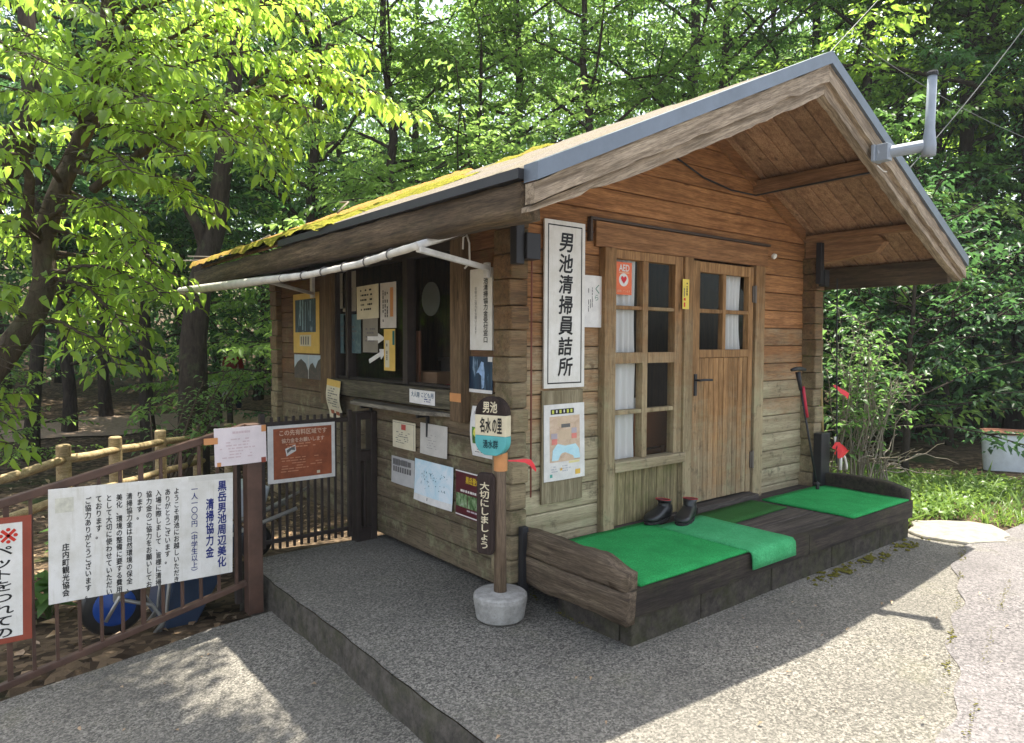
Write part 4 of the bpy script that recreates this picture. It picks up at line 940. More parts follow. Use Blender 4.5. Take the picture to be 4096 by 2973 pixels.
p.text([('大人用', .03, .012, .145, .052, dict(bold=.01)), ('こども用', .17, .012, .31, .05, dict(bold=.01))], plain('slate_ink', (.05, .12, .2), .5, .3, var=0)); p.marks(.2, .055, .3, .085, 2, BLUEI, False, 9, .5)
p = sp(4.642, .958, .33, .20, cu(.006, 0)).sheet('stamped_notice', CREAMP, 'cream notice with a red square stamp below the shelf', 'notice', .002)
p.rect('red_stamp', (.135, .022, .20, .062), plain('stamp_red', (.45, .08, .06), .6, .2), 1); p.marks(.05, .08, .29, .17, 6, INKG, False, 11, .35, gap=.3)
p.rect('edge', [(.012, .012, .32, .015), (.308, .015, .312, .19)], INKG, 1)
p = sp(4.243, .975, .345, .215, cu(.008, .004)).sheet('faded_notice', GREYPAP, 'faded greyish notice with almost no print right of the stamped one', 'notice', .002)
p.marks(.09, .075, .28, .18, 6, plain('pale_print', (.33, .31, .29), .7, .2), False, 12, .3, gap=.5)
p = sp(4.66, .688, .335, .20, cu(.004, .004)).sheet('headline_notice', plain('newsprint', (.44, .43, .41), .7, .2), 'grey notice with thick dark headlines lower left of the wall', 'notice', .002)
p.marks(.02, .02, .32, .062, 1, INKG, False, 21, .9, gap=.0); p.rect('headline', [(.03+i*.034, .072, .03+i*.034+.024, .112) for i in range(8)], INKG, 2)
p.rect('grey_picture', [(.02, .015, .13, .065), (.15, .015, .24, .06)], plain('grey_print', (.2, .2, .21), .6, .2), 1)
p = sp(4.318, .712, .49, .292, cu(.008, .012)).sheet('walking_map', MAPP, 'large pale blue map sheet with scattered marks on the lower wall', 'map', .002)
rg = random.Random(4); p.rect('map_marks', [(u, v, u+rg.uniform(.004, .011), v+rg.uniform(.004, .012)) for u, v in [(rg.uniform(.08, .42), rg.uniform(.06, .2)) for _ in range(38)]], plain('map_ink', (.10, .22, .26), .5, .3, var=0), 1)
p.rect('map_line', [(.13, .07, .134, .12), (.20, .08, .24, .083), (.225, .083, .229, .115)], plain('map_ink', (.10, .22, .26), .5, .3, var=0), 1); p.rect('white_margin', (.0, .245, .49, .292), WHITE2, 1); p.rect('scale_mark', (.19, .252, .2, .272), INKG, 2)
p = sp(3.795, .708, .40, .30, cu(.003, 0)).sheet('trail_poster', MAROON, 'dark maroon trail poster with yellow title and woodland photos', 'poster', .004)
p.rect('edge', [(.0, .0, .40, .008), (.0, .285, .40, .293)], WHITE2, 1)
p.text([('黒岳登山道', .12, .03, .31, .075, dict(bold=.04, stretch=1))], GOLD); 
p.marks(.06, .12, .36, .142, 1, WHITEP, False, 31, .7, gap=.05); p.marks(.12, .245, .38, .262, 1, plain('mauve_text', (.5, .42, .44), .5, .3), False, 33, .6, gap=.05)
p.rect('photo', [(.006, .148, .135, .235), (.142, .15, .29, .235), (.298, .152, .396, .235)], FORESTP, 1)
p = sp(3.608, 1.14, .21, .315, lambda u, v: .02*math.sin(v*3.2)*(1-u)).sheet('flower_calendar', WHITE2, 'white calendar sheet with a green and yellow flower picture behind the dark sign post', 'calendar', .002)
p.rect('picture', (.02, .13, .20, .235), plain('leafy_print', (.10, .22, .04), .5, .3, var=.7, vs_=40), 1)
p.poly('flower', ell(.065, .165, .035, .03, 9), plain('flower_yellow', (.62, .60, .10), .5, .3, var=.3, vs_=40), 2); p.poly('petal', ell(.072, .175, .014, .012, 8), WHITEP, 3); p.poly('blue_corner', [(.11, .12), (.17, .105), (.2, .16), (.14, .18)], TEAL, 2)
p.text([('10', .03, .03, .055, .055), ('11', .12, .03, .145, .055), ('7', .08, .032, .095, .055)], INKG); p.marks(.03, .25, .19, .30, 3, INKG, False, 44, .3, gap=.5)
p = sp(3.775, 1.215, .125, .055, x=2.496).sheet('orange_tape', ORTAPE, 'strip of orange tape wrapped on the foot of the ticket window post', 'tape', .002)

# papers on the ticket window glass
xg = 2.583
def gp(y0, z0, wd, ht, tilt=0, x=xg): return Paper((x, y0, z0), SR, SN, wd, ht, None, tilt)
GW = 'papers stuck on the ticket window'
p = gp(5.275, 1.985, .37, .265, rad(1)).sheet('cream_sign', CREAMP, 'cream card with black rows of print on the left window pane', 'notice', .006, GW)
p.marks(.06, .03, .33, .22, 5, INK, False, 3, .38, gap=.25, name='print')
p = gp(4.872, 1.99, .245, .345).sheet('striped_sign', plain('pale_card', (.56, .52, .47), .6, .3), 'white card with black columns and an orange stripe on the ticket window', 'notice', .004, GW)
p.rect('orange_stripe', (.155, .04, .205, .26), ORTAPE, 1); p.marks(.04, .05, .14, .30, 3, INK, True, 8, .45, gap=.1)
p = gp(4.785, 1.637, .17, .315, x=2.566).sheet('yellow_sign', YELP, 'yellow card that the two white arrows point to', 'notice', .004, GW)
p.rect('white_label', (.02, .085, .085, .29), CREAMP, 1); p.marks(.04, .10, .065, .26, 1, INKG, True, 5, .7)
p.rect('teal_tab', (.135, .015, .168, .12), plain('dark_teal_tab', (.0, .12, .13), .5, .3), 2)
def arrow(y0, z0, L, hh, tilt, label):
    pp = gp(y0, z0, L, hh, tilt, 2.575); mb = MB(); q = [(0, .3), (.6, .3), (.6, 0), (1, .5), (.6, 1), (.6, .7), (0, .7)]
    mb.prism([pp.p(u*L, v*hh) for u, v in q], (-.004, 0, 0)); top('arrow_sticker', mb, WHITE2, label, 'arrow', 'white arrows on the ticket window')
arrow(5.075, 1.607, .295, .08, 0, 'white arrow sticker pointing level to the right')
arrow(5.06, 1.425, .32, .085, rad(18), 'white arrow sticker slanting up to the right, below the level one')
for y0, z0, wd, ht, mtl, lb in ((5.545, 2.12, .25, .33, TANPAP, 'dim tan sheet at the upper left of the ticket window'), (5.53, 1.765, .32, .32, SLATEP, 'dim blue green picture inside the left of the ticket window'),
                                (5.175, 1.73, .255, .275, TANPAP, 'dim grey sheet under the cream card on the window'), (5.60, 2.12, .125, .30, TANPAP, 'narrow tan strip at the far left edge of the ticket window'), (5.595, 1.775, .11, .335, SLATEP, 'narrow blue strip at the far left edge of the ticket window')):
    p = gp(y0, z0, wd, ht).sheet('window_paper', mtl, lb, 'notice', .002, GW); p.marks(wd*.15, ht*.3, wd*.85, ht*.75, 4, INKG, False, int(y0*100), .4, gap=.4)
# things inside behind the ticket window
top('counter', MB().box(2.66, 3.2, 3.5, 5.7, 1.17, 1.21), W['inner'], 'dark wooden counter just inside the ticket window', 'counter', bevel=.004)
top('cardboard_box', MB().box(2.68, 2.84, 4.22, 4.52, 1.212, 1.325), plain('cardboard', (.20, .125, .075), .8, .2), 'low brown cardboard box on the counter inside the ticket window', 'box', bevel=.003)
top('brown_file', MB().box(2.64, 2.66, 4.40, 4.50, 1.212, 1.62), plain('brown_file', (.15, .065, .035), .6, .3), 'upright brown file behind the middle of the ticket window', 'file', bevel=.002)
tr = MB().box(2.67, 2.8, 3.9, 4.16, 1.212, 1.222).box(2.67, 2.68, 3.9, 4.16, 1.222, 1.242).box(2.79, 2.8, 3.9, 4.16, 1.222, 1.242).box(2.68, 2.79, 3.9, 3.91, 1.222, 1.242).box(2.68, 2.79, 4.15, 4.16, 1.222, 1.242)
top('money_tray', tr, plain('red_tray', (.45, .02, .04), .4, .4), 'flat red tray on the counter at the ticket window', 'tray')
# curtains, chair and shelf paper behind the front window
def curtain(x0, x1, y, z0, z1, label, fold=7, amp=.014, gather=0):
    mb = MB(); nx, nz = 48, 12
    for j in range(nz+1):
        t = j/nz
        for i in range(nx+1):
            s_ = i/nx; g = 1-gather*math.sin(math.pi*t)*.5
            x = x0+(x1-x0)*s_*g; mb.v.append((x, y+amp*math.sin(s_*fold*6.283+.6*math.sin(t*3))*(.6+.4*t)+.01*noise.noise(Vector((s_*5, t*2, x0))), z1-(z1-z0)*t))
    mb.f = [(j*(nx+1)+i, (j+1)*(nx+1)+i, (j+1)*(nx+1)+i+1, j*(nx+1)+i+1) for j in range(nz) for i in range(nx)]
    top('curtain', mb, CLOTH, label, 'curtain', 'white curtains', smooth=True)
curtain(3.415, 3.69, 3.272, 1.42, 2.14, 'upper white curtain behind the window left of the door', 5)
curtain(3.415, 3.70, 3.274, .68, 1.40, 'lower white curtain behind the window left of the door', 4)
curtain(4.74, 4.95, 3.262, 1.40, 2.12, 'white curtain gathered behind the door pane', 4, .014, .3)
ch = thing('wooden_chair', 'orange brown chair back seen through the lower window', 'chair', (4.1, 3.75, .27))
CW = plain('chair_wood', (.26, .105, .035), .5, .4)
obj('backrest', MB().box(3.96, 4.34, 3.50, 3.53, .74, 1.03), CW, ch, bevel=.006); obj('seat', MB().box(3.95, 4.35, 3.53, 3.93, .68, .72), CW, ch, bevel=.006)
for a, b in ((3.96, 3.50), (4.31, 3.50), (3.96, 3.89), (4.31, 3.89)): obj('leg', MB().box(a, a+.03, b, b+.03, .27, .68 if b > 3.6 else .74), CW, ch)
top('paper_stack', MB().box(3.92, 4.06, 3.56, 3.74, .722, 1.12), plain('dim_white_paper', (.45, .44, .42), .8, .2), 'upright white paper pad on the chair inside the window', 'paper', bevel=.002)
top('storage_cabinet', MB().box(3.6, 4.6, 5.2, 5.6, .27, 1.36).box(3.58, 4.62, 5.18, 5.62, 1.36, 1.39), plain('grey_cabinet', (.16, .14, .14), .5, .3), 'grey cabinet at the back of the cabin room', 'cabinet', bevel=.004)

# ------------------------------------------------------------------ sign post with concrete foot
sg = thing('sign_post', 'wooden post in a round concrete foot with painted bus stop style plates', 'sign post', (2.36, 3.06, 0))
c = Vector((2.36, 3.06, 0))
obj('concrete_foot', MB().lathe(c, [(.118, -.004), (.135, .008), (.152, .115), (.150, .135), (.140, .145), (.036, .150)], 40), CONC, sg, smooth=False, bevel=.004)
obj('pole', MB().tube([c+Vector((0, 0, .13)), c+Vector((-.004, 0, .6)), c+Vector((0, .004, 1.16))], [.036, .034, .033], 16), W['pole'], sg, smooth=True)
pn = Vector((-.93, -.36, 0)).normalized(); pr = Vector((.36, -.93, 0)).normalized()
po = c+pn*.036-pr*.012
def slab(z0, z1, wd, pts, th): return [po+pr*(u*wd)+Vector((0, 0, z0+(z1-z0)*v)) for u, v in pts]
def rounded(zlo, zhi):  # outline of the plate between two heights (0 bottom .. 1 top)
    def hw(v):
        if v < .25: return .5*math.sqrt(max(0, 1-((.25-v)/.27)**2))
        if v > .70: return .5*math.sqrt(max(.02, 1-((v-.70)/.31)**2))
        return .5
    n = 10; vv = [zlo+(zhi-zlo)*i/n for i in range(n+1)]
    return [(-hw(v), v) for v in vv][::-1]+[(hw(v), v) for v in vv]
Z0, Z1, PWD = .925, 1.245, .20
for nm, lo, hi, mt in (('lower_plate', 0, .335, TEAL), ('middle_plate', .335, .69, CREAMB), ('upper_plate', .69, 1, W['sign_slab'])):
    q = slab(Z0, Z1, PWD, rounded(lo, hi), .05); obj(nm, MB().prism(q, pn*.055), mt, sg, bevel=.004)
pf = Paper(po+pn*.0555-pr*PWD/2+Vector((0, 0, Z1)), pr, pn, PWD, Z1-Z0); pf.t = .001; pf.root = sg
pf.text([('男池', .055, .025, .145, .085, dict(bold=.03, stretch=1))], CREAMB)
pf.text([('名水', .035, .115, .105, .195, dict(bold=.03, stretch=1)), ('の里', .115, .115, .175, .195, dict(bold=.03, stretch=1))], INK)
pf.text([('湧水群', .055, .235, .15, .28, dict(bold=.03, stretch=1))], plain('deep_teal_ink', (.01, .06, .07), .5, .3, var=0))
obj('tape', MB().lathe(c+Vector((0, 0, .83)), [(.0385, 0), (.0385, .10)], 20), ORTAPE, sg)
bo = c+pn*.036+pr*(-.062)
obj('text_board', MB().prism([bo+pr*(u*.105)+Vector((0, 0, .36+.46*v)) for u, v in ((-.5, .06), (-.38, .01), (.38, .01), (.5, .06), (.5, .95), (.36, 1), (-.36, 1), (-.5, .95))], pn*.035), W['sign_slab'], sg, bevel=.006)
pf = Paper(bo+pn*.0355-pr*.0525+Vector((0, 0, .82)), pr, pn, .105, .46); pf.t = .001; pf.root = sg
pf.text([('大切にしましょう', .025, .05, .085, .42, dict(vert=1, bold=.03, stretch=1))], CREAMB)
ribbon([c+Vector((.03, -.03, .885)), c+Vector((.08, -.045, .882)), c+Vector((.13, -.055, .878)), c+Vector((.165, -.06, .865)), c+Vector((.185, -.065, .84)), c+Vector((.20, -.07, .815))], (.008, .012, .022, .034, .03, .012), 'red ribbon tail tied to the sign post in the concrete foot', group='red ribbons')

# ------------------------------------------------------------------ metal fence and gate on the left
FY = 4.5
fence = thing('metal_fence', 'brown painted metal railing sloping down the ramp on the left', 'fence', (.8, FY, -.25))
tz = lambda x: .957+.248*(x-1.165); bz = lambda x: .004+.226*(x-1.43)
obj('post', MB().box(1.42, 1.515, FY-.045, FY+.045, -.2, 1.02), BROWNP, fence, bevel=.006)
obj('top_rail', MB().bar((-.5, FY, tz(-.5)-.02), (1.42, FY, tz(1.42)-.02), .05, .045), BROWNP, fence, bevel=.005)
obj('bottom_rail', MB().bar((-.5, FY, bz(-.5)), (1.42, FY, bz(1.42)), .04, .036), BROWNP, fence, bevel=.004)
for i in range(17):
    x = 1.36-.1065*i
    if abs(x-.36) < .03: pass
    wd = .017 if i not in (5, 11) else .026
    obj('baluster', MB().box(x-wd/2, x+wd/2, FY-.012, FY+.012, bz(x)+.01, tz(x)-.04), BROWNP, fence, bevel=.002)
obj('stub_post', MB().box(1.375, 1.415, FY+.06, FY+.10, -.15, .98), DARKBR, fence, bevel=.003)
GY = 4.95
gate = thing('metal_gate', 'dark brown barred gate between the railing post and the cabin wall', 'gate', (2.05, GY, .03))
obj('gate_frame', MB().box(1.665, 1.70, GY-.02, GY+.02, .06, 1.03).box(2.335, 2.365, GY-.02, GY+.02, .04, 1.02).box(1.70, 2.335, GY-.012, GY+.012, .93, .965).box(1.70, 2.335, GY-.012, GY+.012, .09, .12), DARKBR, gate, bevel=.004)
for i in range(11):
    x = 1.752+.0535*i; obj('bar', MB().box(x-.009, x+.009, GY-.009, GY+.009, .045, 1.0), DARKBR, gate, bevel=.002)
gp_ = thing('gate_jamb', 'dark wooden gate jamb with two slots standing against the side wall', 'gate post', (2.47, GY, 0))
obj('jamb', MB().box(2.385, 2.425, GY-.05, GY+.05, -.02, 1.0).box(2.51, 2.56, GY-.05, GY+.05, -.02, 1.0).box(2.425, 2.51, GY-.045, GY+.045, .62, .70).box(2.425, 2.51, GY-.045, GY+.045, .94, 1.0).box(2.425, 2.51, GY-.045, GY+.045, -.02, .1).box(2.455, 2.48, GY-.03, GY+.03, .1, .62), DARKBR, gp_, bevel=.005)

p = Paper((.372, FY-.045, .745), FR, FN, .957, .622, None, rad(-1.0)).sheet('fee_sign', WHITEP, 'large weathered white sign with blue and black vertical lettering on the railing', 'sign', .014)
p.rect('stain', [(.03, .05, .115, .13)], plain('mildew', (.58, .56, .46), .7, .2, var=.2, vs_=30), 1)
p.rect('patch', [(.70, .0, .957, .032)], plain('tape_patch', (.62, .60, .54), .5, .3), 1)
cols_b = [('黒岳男池周辺美化', .868, .045, .918, .575), ('清掃協力金', .80, .145, .845, .505), ('一人一〇〇円︵中学生以上︶', .716, .075, .752, .57)]
p.text([(t, a, b, c2, d, dict(vert=1, bold=.035 if i < 2 else .015, stretch=1)) for i, (t, a, b, c2, d) in enumerate(cols_b)], BLUEI)
cols_k = ['ようこそ男池にお越しいただき', 'ありがとうございます。', '入場に際しまして、皆様に清掃', '協力金のご協力をお願いしてお', 'ります。', '清掃協力金は自然環境の保全、', '美化、環境の整備に要する費用', 'として大切に使わせていただい', 'ております。', 'ご協力ありがとうございます。']
uc = [.634, .586, .537, .487, .438, .386, .335, .284, .234, .183]; items = []
for t, u in zip(cols_k, uc):
    L = len(t)*.0405; items.append((t, u-.015, .06, u+.015, .06+L-.004, dict(vert=1, bold=.022, stretch=1)))
items.append(('庄内町観光協会', .062, .30, .094, .59, dict(vert=1, bold=.03, stretch=1)))
p.text(items, INK)
p = Paper((-.13, FY-.045, .63), FR, FN, .425, .66, None, rad(-1.0)).sheet('pet_sign', REDFR, 'red framed white sign with a red asterisk and black katakana at the left edge', 'sign', .014)
p.rect('white_face', (.035, .03, .385, .63), WHITEP, 1)
p.text([('※', .275, .055, .375, .135, dict(bold=.008))], REDI, 2, 'mark')
p.text([('ペットをつれての', .255, .15, .345, .625, dict(vert=1, bold=.02, stretch=1))], INK)
p = Paper((1.222, FY-.05, 1.008), FR, FN, .315, .235, lambda u, v: .008*math.sin(u*3), rad(.8)).sheet('faded_notice', PINKP, 'faded pinkish white notice taped to the top of the railing post', 'notice', .004)
p.marks(.10, .025, .23, .045, 1, plain('faint_pink_print', (.60, .47, .48), .6, .2), False, 61, .7); p.marks(.03, .07, .27, .2, 7, plain('faint_pink_print', (.60, .47, .48), .6, .2), False, 62, .4, gap=.35)
p.rect('orange_tape', [(.285, .0, .315, .042), (.012, .21, .035, .235), (-.06, .055, .02, .095)], ORTAPE, 3); p.rect('red_tape', (.28, .205, .31, .238), REDFR, 3)
p = Paper((1.712, GY-.03, .94), FR, FN, .505, .412, lambda u, v: .010*math.sin(u*3)*(v-.4)).sheet('gate_notice', WHITE2, 'rust red printed notice in a white sleeve hung on the gate bars', 'notice', .004)
p.rect('rust_print', (.04, .022, .478, .385), RUSTP, 1)
p.text([('この先有料区域です', .085, .035, .44, .075, dict(bold=.03, stretch=1)), ('協力金をお願いします', .10, .095, .42, .128, dict(bold=.03, stretch=1))], plain('rust_cream_print', (.62, .42, .30), .5, .3))
p.marks(.12, .135, .43, .175, 2, RUSTL, False, 71, .45, gap=.2); p.marks(.09, .235, .44, .35, 6, RUSTL, False, 72, .35, gap=.3)
p.poly('photo_scrap', [(.125, .17), (.2, .145), (.205, .19), (.135, .225)], WHITE2, 2); p.poly('scrap_picture', [(.135, .182), (.155, .168), (.195, .157), (.197, .185), (.17, .18), (.14, .205)], INKG, 3)
p.rect('stamp_block', [(.36, .35, .385, .37)], CREAMP, 2)

# ------------------------------------------------------------------ wheelbarrow and hand cart
wb = thing('wheelbarrow', 'wheelbarrow with a blue hub and navy tray parked behind the white sign', 'wheelbarrow', (.95, 5.05, -.33))
hub = Vector((.75, 5.0, -.135))
wh = obj('wheel', MB().lathe(hub+Vector((0, -.045, 0)), [(.118, 0), (.165, .006), (.188, .03), (.188, .06), (.165, .084), (.118, .09)], 36, (0, 1, 0)), RUBBER, wb, smooth=True)
obj('hub', MB().lathe(hub+Vector((0, -.055, 0)), [(.03, -.014), (.05, -.004), (.10, .0), (.122, .008), (.122, .10), (.03, .11)], 36, (0, 1, 0)), BLUEP, wh, smooth=True, bevel=.003)
for dy in (-.10, .12):
    y = 5.0+dy
    obj('frame_tube', MB().tube([(.775, y, -.045), (1.0, y-.01, .06), (1.22, y-.02, .16), (1.9, y-.03, .34)], .014, 8), CHROME, wb, smooth=True)
    obj('leg', MB().tube([(.69, y, -.20), (.77, y, -.06), (.80, y, -.09), (.95, y, -.155), (1.02, y, -.27), (.95, y, -.36)], .012, 8).tube([(1.12, y, .10), (1.06, y, .0), (1.03, y, -.25), (.98, y, -.37)], .013, 8), CHROME, wb, smooth=True)
obj('axle_bracket', MB().box(.735, .79, 4.90, 4.93, -.09, -.03), CHROME, wb, bevel=.004)
obj('tray', MB().prism([(1.03, 4.92, -.36), (1.12, 4.90, .22), (1.55, 4.90, .24), (1.22, 4.92, -.36)], (0, .55, 0)), NAVYP, wb, bevel=.012)
hc = thing('garden_cart', 'small pale cart with tubular handles behind the railing post', 'cart', (1.9, 6.3, -.35))
obj('tray', MB().prism([(1.6, 6.1, .02), (1.55, 6.1, .30), (2.15, 6.1, .26), (2.08, 6.1, .02)], (0, .5, 0)), plain('pale_cart_paint', (.55, .60, .62), .4, .4), hc, bevel=.02)
for y in (6.08, 6.62): obj('handle', MB().tube([(1.45, y, -.02), (1.9, y, .0), (2.25, y, .13), (2.5, y, .22)], .013, 8), CHROME, hc, smooth=True)
for x in (1.72, 2.0): obj('wheel', MB().lathe((x, 6.05, -.20), [(.05, 0), (.13, .005), (.15, .03), (.13, .055), (.05, .06)], 24, (0, 1, 0)), RUBBER, hc, smooth=True)

# ------------------------------------------------------------------ log fence on the far side of the ramp
lf = thing('log_fence', 'fence of pale peeled logs running through the wood behind the railing', 'fence', (1.2, 7.5, -.5))
tops = [(-60, 1042, 5.6), (140, 985, 6.3), (255, 967, 6.95), (355, 953, 8.0), (437, 944, 9.3), (505, 938, 10.8)]
tv = [at(*q) for q in tops]
for q in tv: obj('post', MB().lathe((q.x, q.y, q.z-1.0), [(.062, 0), (.06, .985), (.05, 1.0)], 18), W['fence_log'], lf, bevel=.004)
for a, b in zip(tv, tv[1:]):
    for dz, r in ((-.13, .042), (-.47, .04)):
        A, B = a+Vector((0, -.03, dz)), b+Vector((0, -.03, dz)); M_ = (A+B)/2+Vector((0, 0, -.012))
        obj('rail', MB().tube([A, A.lerp(M_, .5), M_, M_.lerp(B, .5), B], [r, r*.95, r*.97, r*.93, r*.9], 12), W['fence_log'], lf, smooth=True)

# ------------------------------------------------------------------ tank, vent pipe, cables, far things
tk = thing('water_tank', 'pale blue grey tub with a thin brown rim beyond the grass at the right edge', 'tank', (10.5, 2.45, -.08))
td, tn = Vector((.31, -.95, 0)).normalized(), Vector((.95, .31, 0)).normalized(); tc = Vector((10.45, 2.42, 0))
def tub_ring(hl, hw, z, n=40):
    out = []
    for i in range(n):
        a = 2*math.pi*i/n; c_, s_ = math.cos(a), math.sin(a); out.append(tc+td*(hl*math.copysign(abs(c_)**.45, c_))+tn*(hw*math.copysign(abs(s_)**.45, s_))+Vector((0, 0, z)))
    return out
def loft(rings):
    mb = MB(); n = len(rings[0])
    for r_ in rings: mb.v += [tuple(q) for q in r_]
    mb.f = [(i*n+k, i*n+(k+1) % n, (i+1)*n+(k+1) % n, (i+1)*n+k) for i in range(len(rings)-1) for k in range(n)]
    mb.f.append(tuple(range(n))[::-1]); mb.f.append(tuple((len(rings)-1)*n+k for k in range(n))); return mb
obj('body', loft([tub_ring(.74, .20, -.10), tub_ring(.79, .23, -.07), tub_ring(.81, .25, .15), tub_ring(.825, .26, .42), tub_ring(.79, .225, .42), tub_ring(.76, .20, .15)]), TANKM, tk, smooth=False, bevel=.006)
obj('rim', loft([tub_ring(.825, .26, .421), tub_ring(.845, .28, .424), tub_ring(.845, .28, .445), tub_ring(.80, .235, .447), tub_ring(.795, .23, .424)]), TANKR, tk)
obj('outlet', MB().obox(tc-tn*.262-td*.35+Vector((0, 0, .2)), td*.05, tn*.01, (0, 0, .014)), plain('tank_stain', (.45, .42, .34), .6, .3), tk)
pv = thing('vent_mast', 'grey elbow bracket and upright pipe fixed to the right roof verge', 'pipe', (4.80, 2.1, 2.7))
px0, pz0 = 4.83, rz(4.83)-.215
obj('wall_plate', MB().box(px0-.055, px0+.055, 2.165, 2.19, pz0-.055, pz0+.055), GREYP, pv, bevel=.006)
obj('arm', MB().tube([(px0, 2.17, pz0), (px0+.03, 2.10, pz0+.005), (px0+.11, 1.93, pz0+.02)], [.045, .037, .04], 14).box(px0-.035, px0+.035, 2.09, 2.165, pz0-.055, pz0+.055), GREYP, pv, bevel=.004)
obj('pipe', MB().tube([(px0+.115, 1.90, pz0-.045), (px0+.117, 1.90, pz0+.02), (px0+.122, 1.90, pz0+.13), (px0+.14, 1.90, pz0+.48)], [.043, .043, .030, .028], 16), GREYP, pv, smooth=True)
obj('cap', MB().lathe((px0+.14, 1.90, pz0+.465), [(.033, 0), (.035, .018), (.030, .03)], 16), METALB, pv)
obj('cable', MB().tube([(px0-.02, 2.16, pz0-.08), (px0+.03, 2.14, pz0-.115), (px0+.12, 2.16, pz0-.10)], .004, 5), WHITEP, pv)
CAB = plain('pale_cable', (.22, .22, .21), .6, .2)
a, b = at(2300, 20, 9), at(1995, 395, 8.5); top('overhead_cable', MB().tube([a.lerp(b, i/10)-Vector((0, 0, .06*math.sin(math.pi*i/10))) for i in range(11)], .006, 5), CAB, 'pale cable slanting down behind the vent pipe from the upper right', 'cable')
a, b = at(2330, 330, 9.5), at(1900, 95, 8.2); top('overhead_cable', MB().tube([a.lerp(b, i/10)-Vector((0, 0, .10*math.sin(math.pi*i/10))) for i in range(11)], .004, 5), CAB, 'thinner cable crossing behind the vent pipe the other way', 'cable')
a, b = at(1945, 0, 7.5), at(1825, 130, 4.9); top('overhead_cable', MB().tube([a.lerp(b, i/6) for i in range(7)], .0035, 5), CAB, 'thin cable running up from the roof ridge', 'cable')
# dead twigs on the far end of the roof
for pts, lb in (([(2.3, 7.3, rz(2.3)+.04), (2.05, 7.55, 2.36), (1.8, 7.8, 2.36), (1.55, 7.95, 2.42)], 'bare pale twig sticking out past the far mossy roof corner'), ([(2.45, 6.9, rz(2.45)+.05), (2.2, 7.5, 2.40), (1.95, 7.95, 2.43)], 'second bare twig lying on the far roof corner above the first'), ([(2.75, 6.0, rz(2.75)+.05), (2.95, 6.2, 2.86), (3.05, 6.6, 2.93)], 'dead twig standing up from the moss halfway along the roof')):
    top('dead_twig', MB().tube(pts, [.011, .009, .007, .004][:len(pts)], 6), plain('dead_wood', (.24, .21, .17), .9, .1), lb, 'twig', smooth=True)
# info stand and a walker in the wood
ip = at(500, 920, 16.0); gz = terrain(ip.x, ip.y)
im = thing('stone_stand', 'small stone and timber stand with a grey gabled roof in the wood', 'stand', (ip.x, ip.y, gz))
F2 = Vector((fwd.x, fwd.y, 0)).normalized(); R2 = Vector((rt.x, rt.y, 0)).normalized()
def L2(a, b, h): return Vector((ip.x, ip.y, gz))+R2*a+F2*b+Vector((0, 0, h))
obj('post', MB().obox(L2(-.16, 0, .42), R2*.06, F2*.06, (0, 0, .44)).obox(L2(.10, 0, .3), R2*.05, F2*.05, (0, 0, .32)), BARKD, im)
obj('box', MB().obox(L2(.02, 0, .72), R2*.075, F2*.08, (0, 0, .13)), STONEG, im, bevel=.01)
obj('roof', MB().prism([L2(-.30, -.2, .86), L2(-.26, -.2, .98), L2(-.1, -.2, 1.09), L2(.15, -.2, 1.08), L2(.30, -.2, .92), L2(.30, -.2, .86)], F2*.4), STONEG, im, bevel=.02)
top('low_signboard', MB().obox(at(443, 905, 14.5), R2*.17, F2*.02, (0, 0, .10)).obox(at(436, 945, 14.5), R2*.02, F2*.02, (0, 0, .55)).obox(at(452, 945, 14.5), R2*.02, F2*.02, (0, 0, .55)), METALB, 'small dark signboard on two legs left of the stone stand', 'sign')
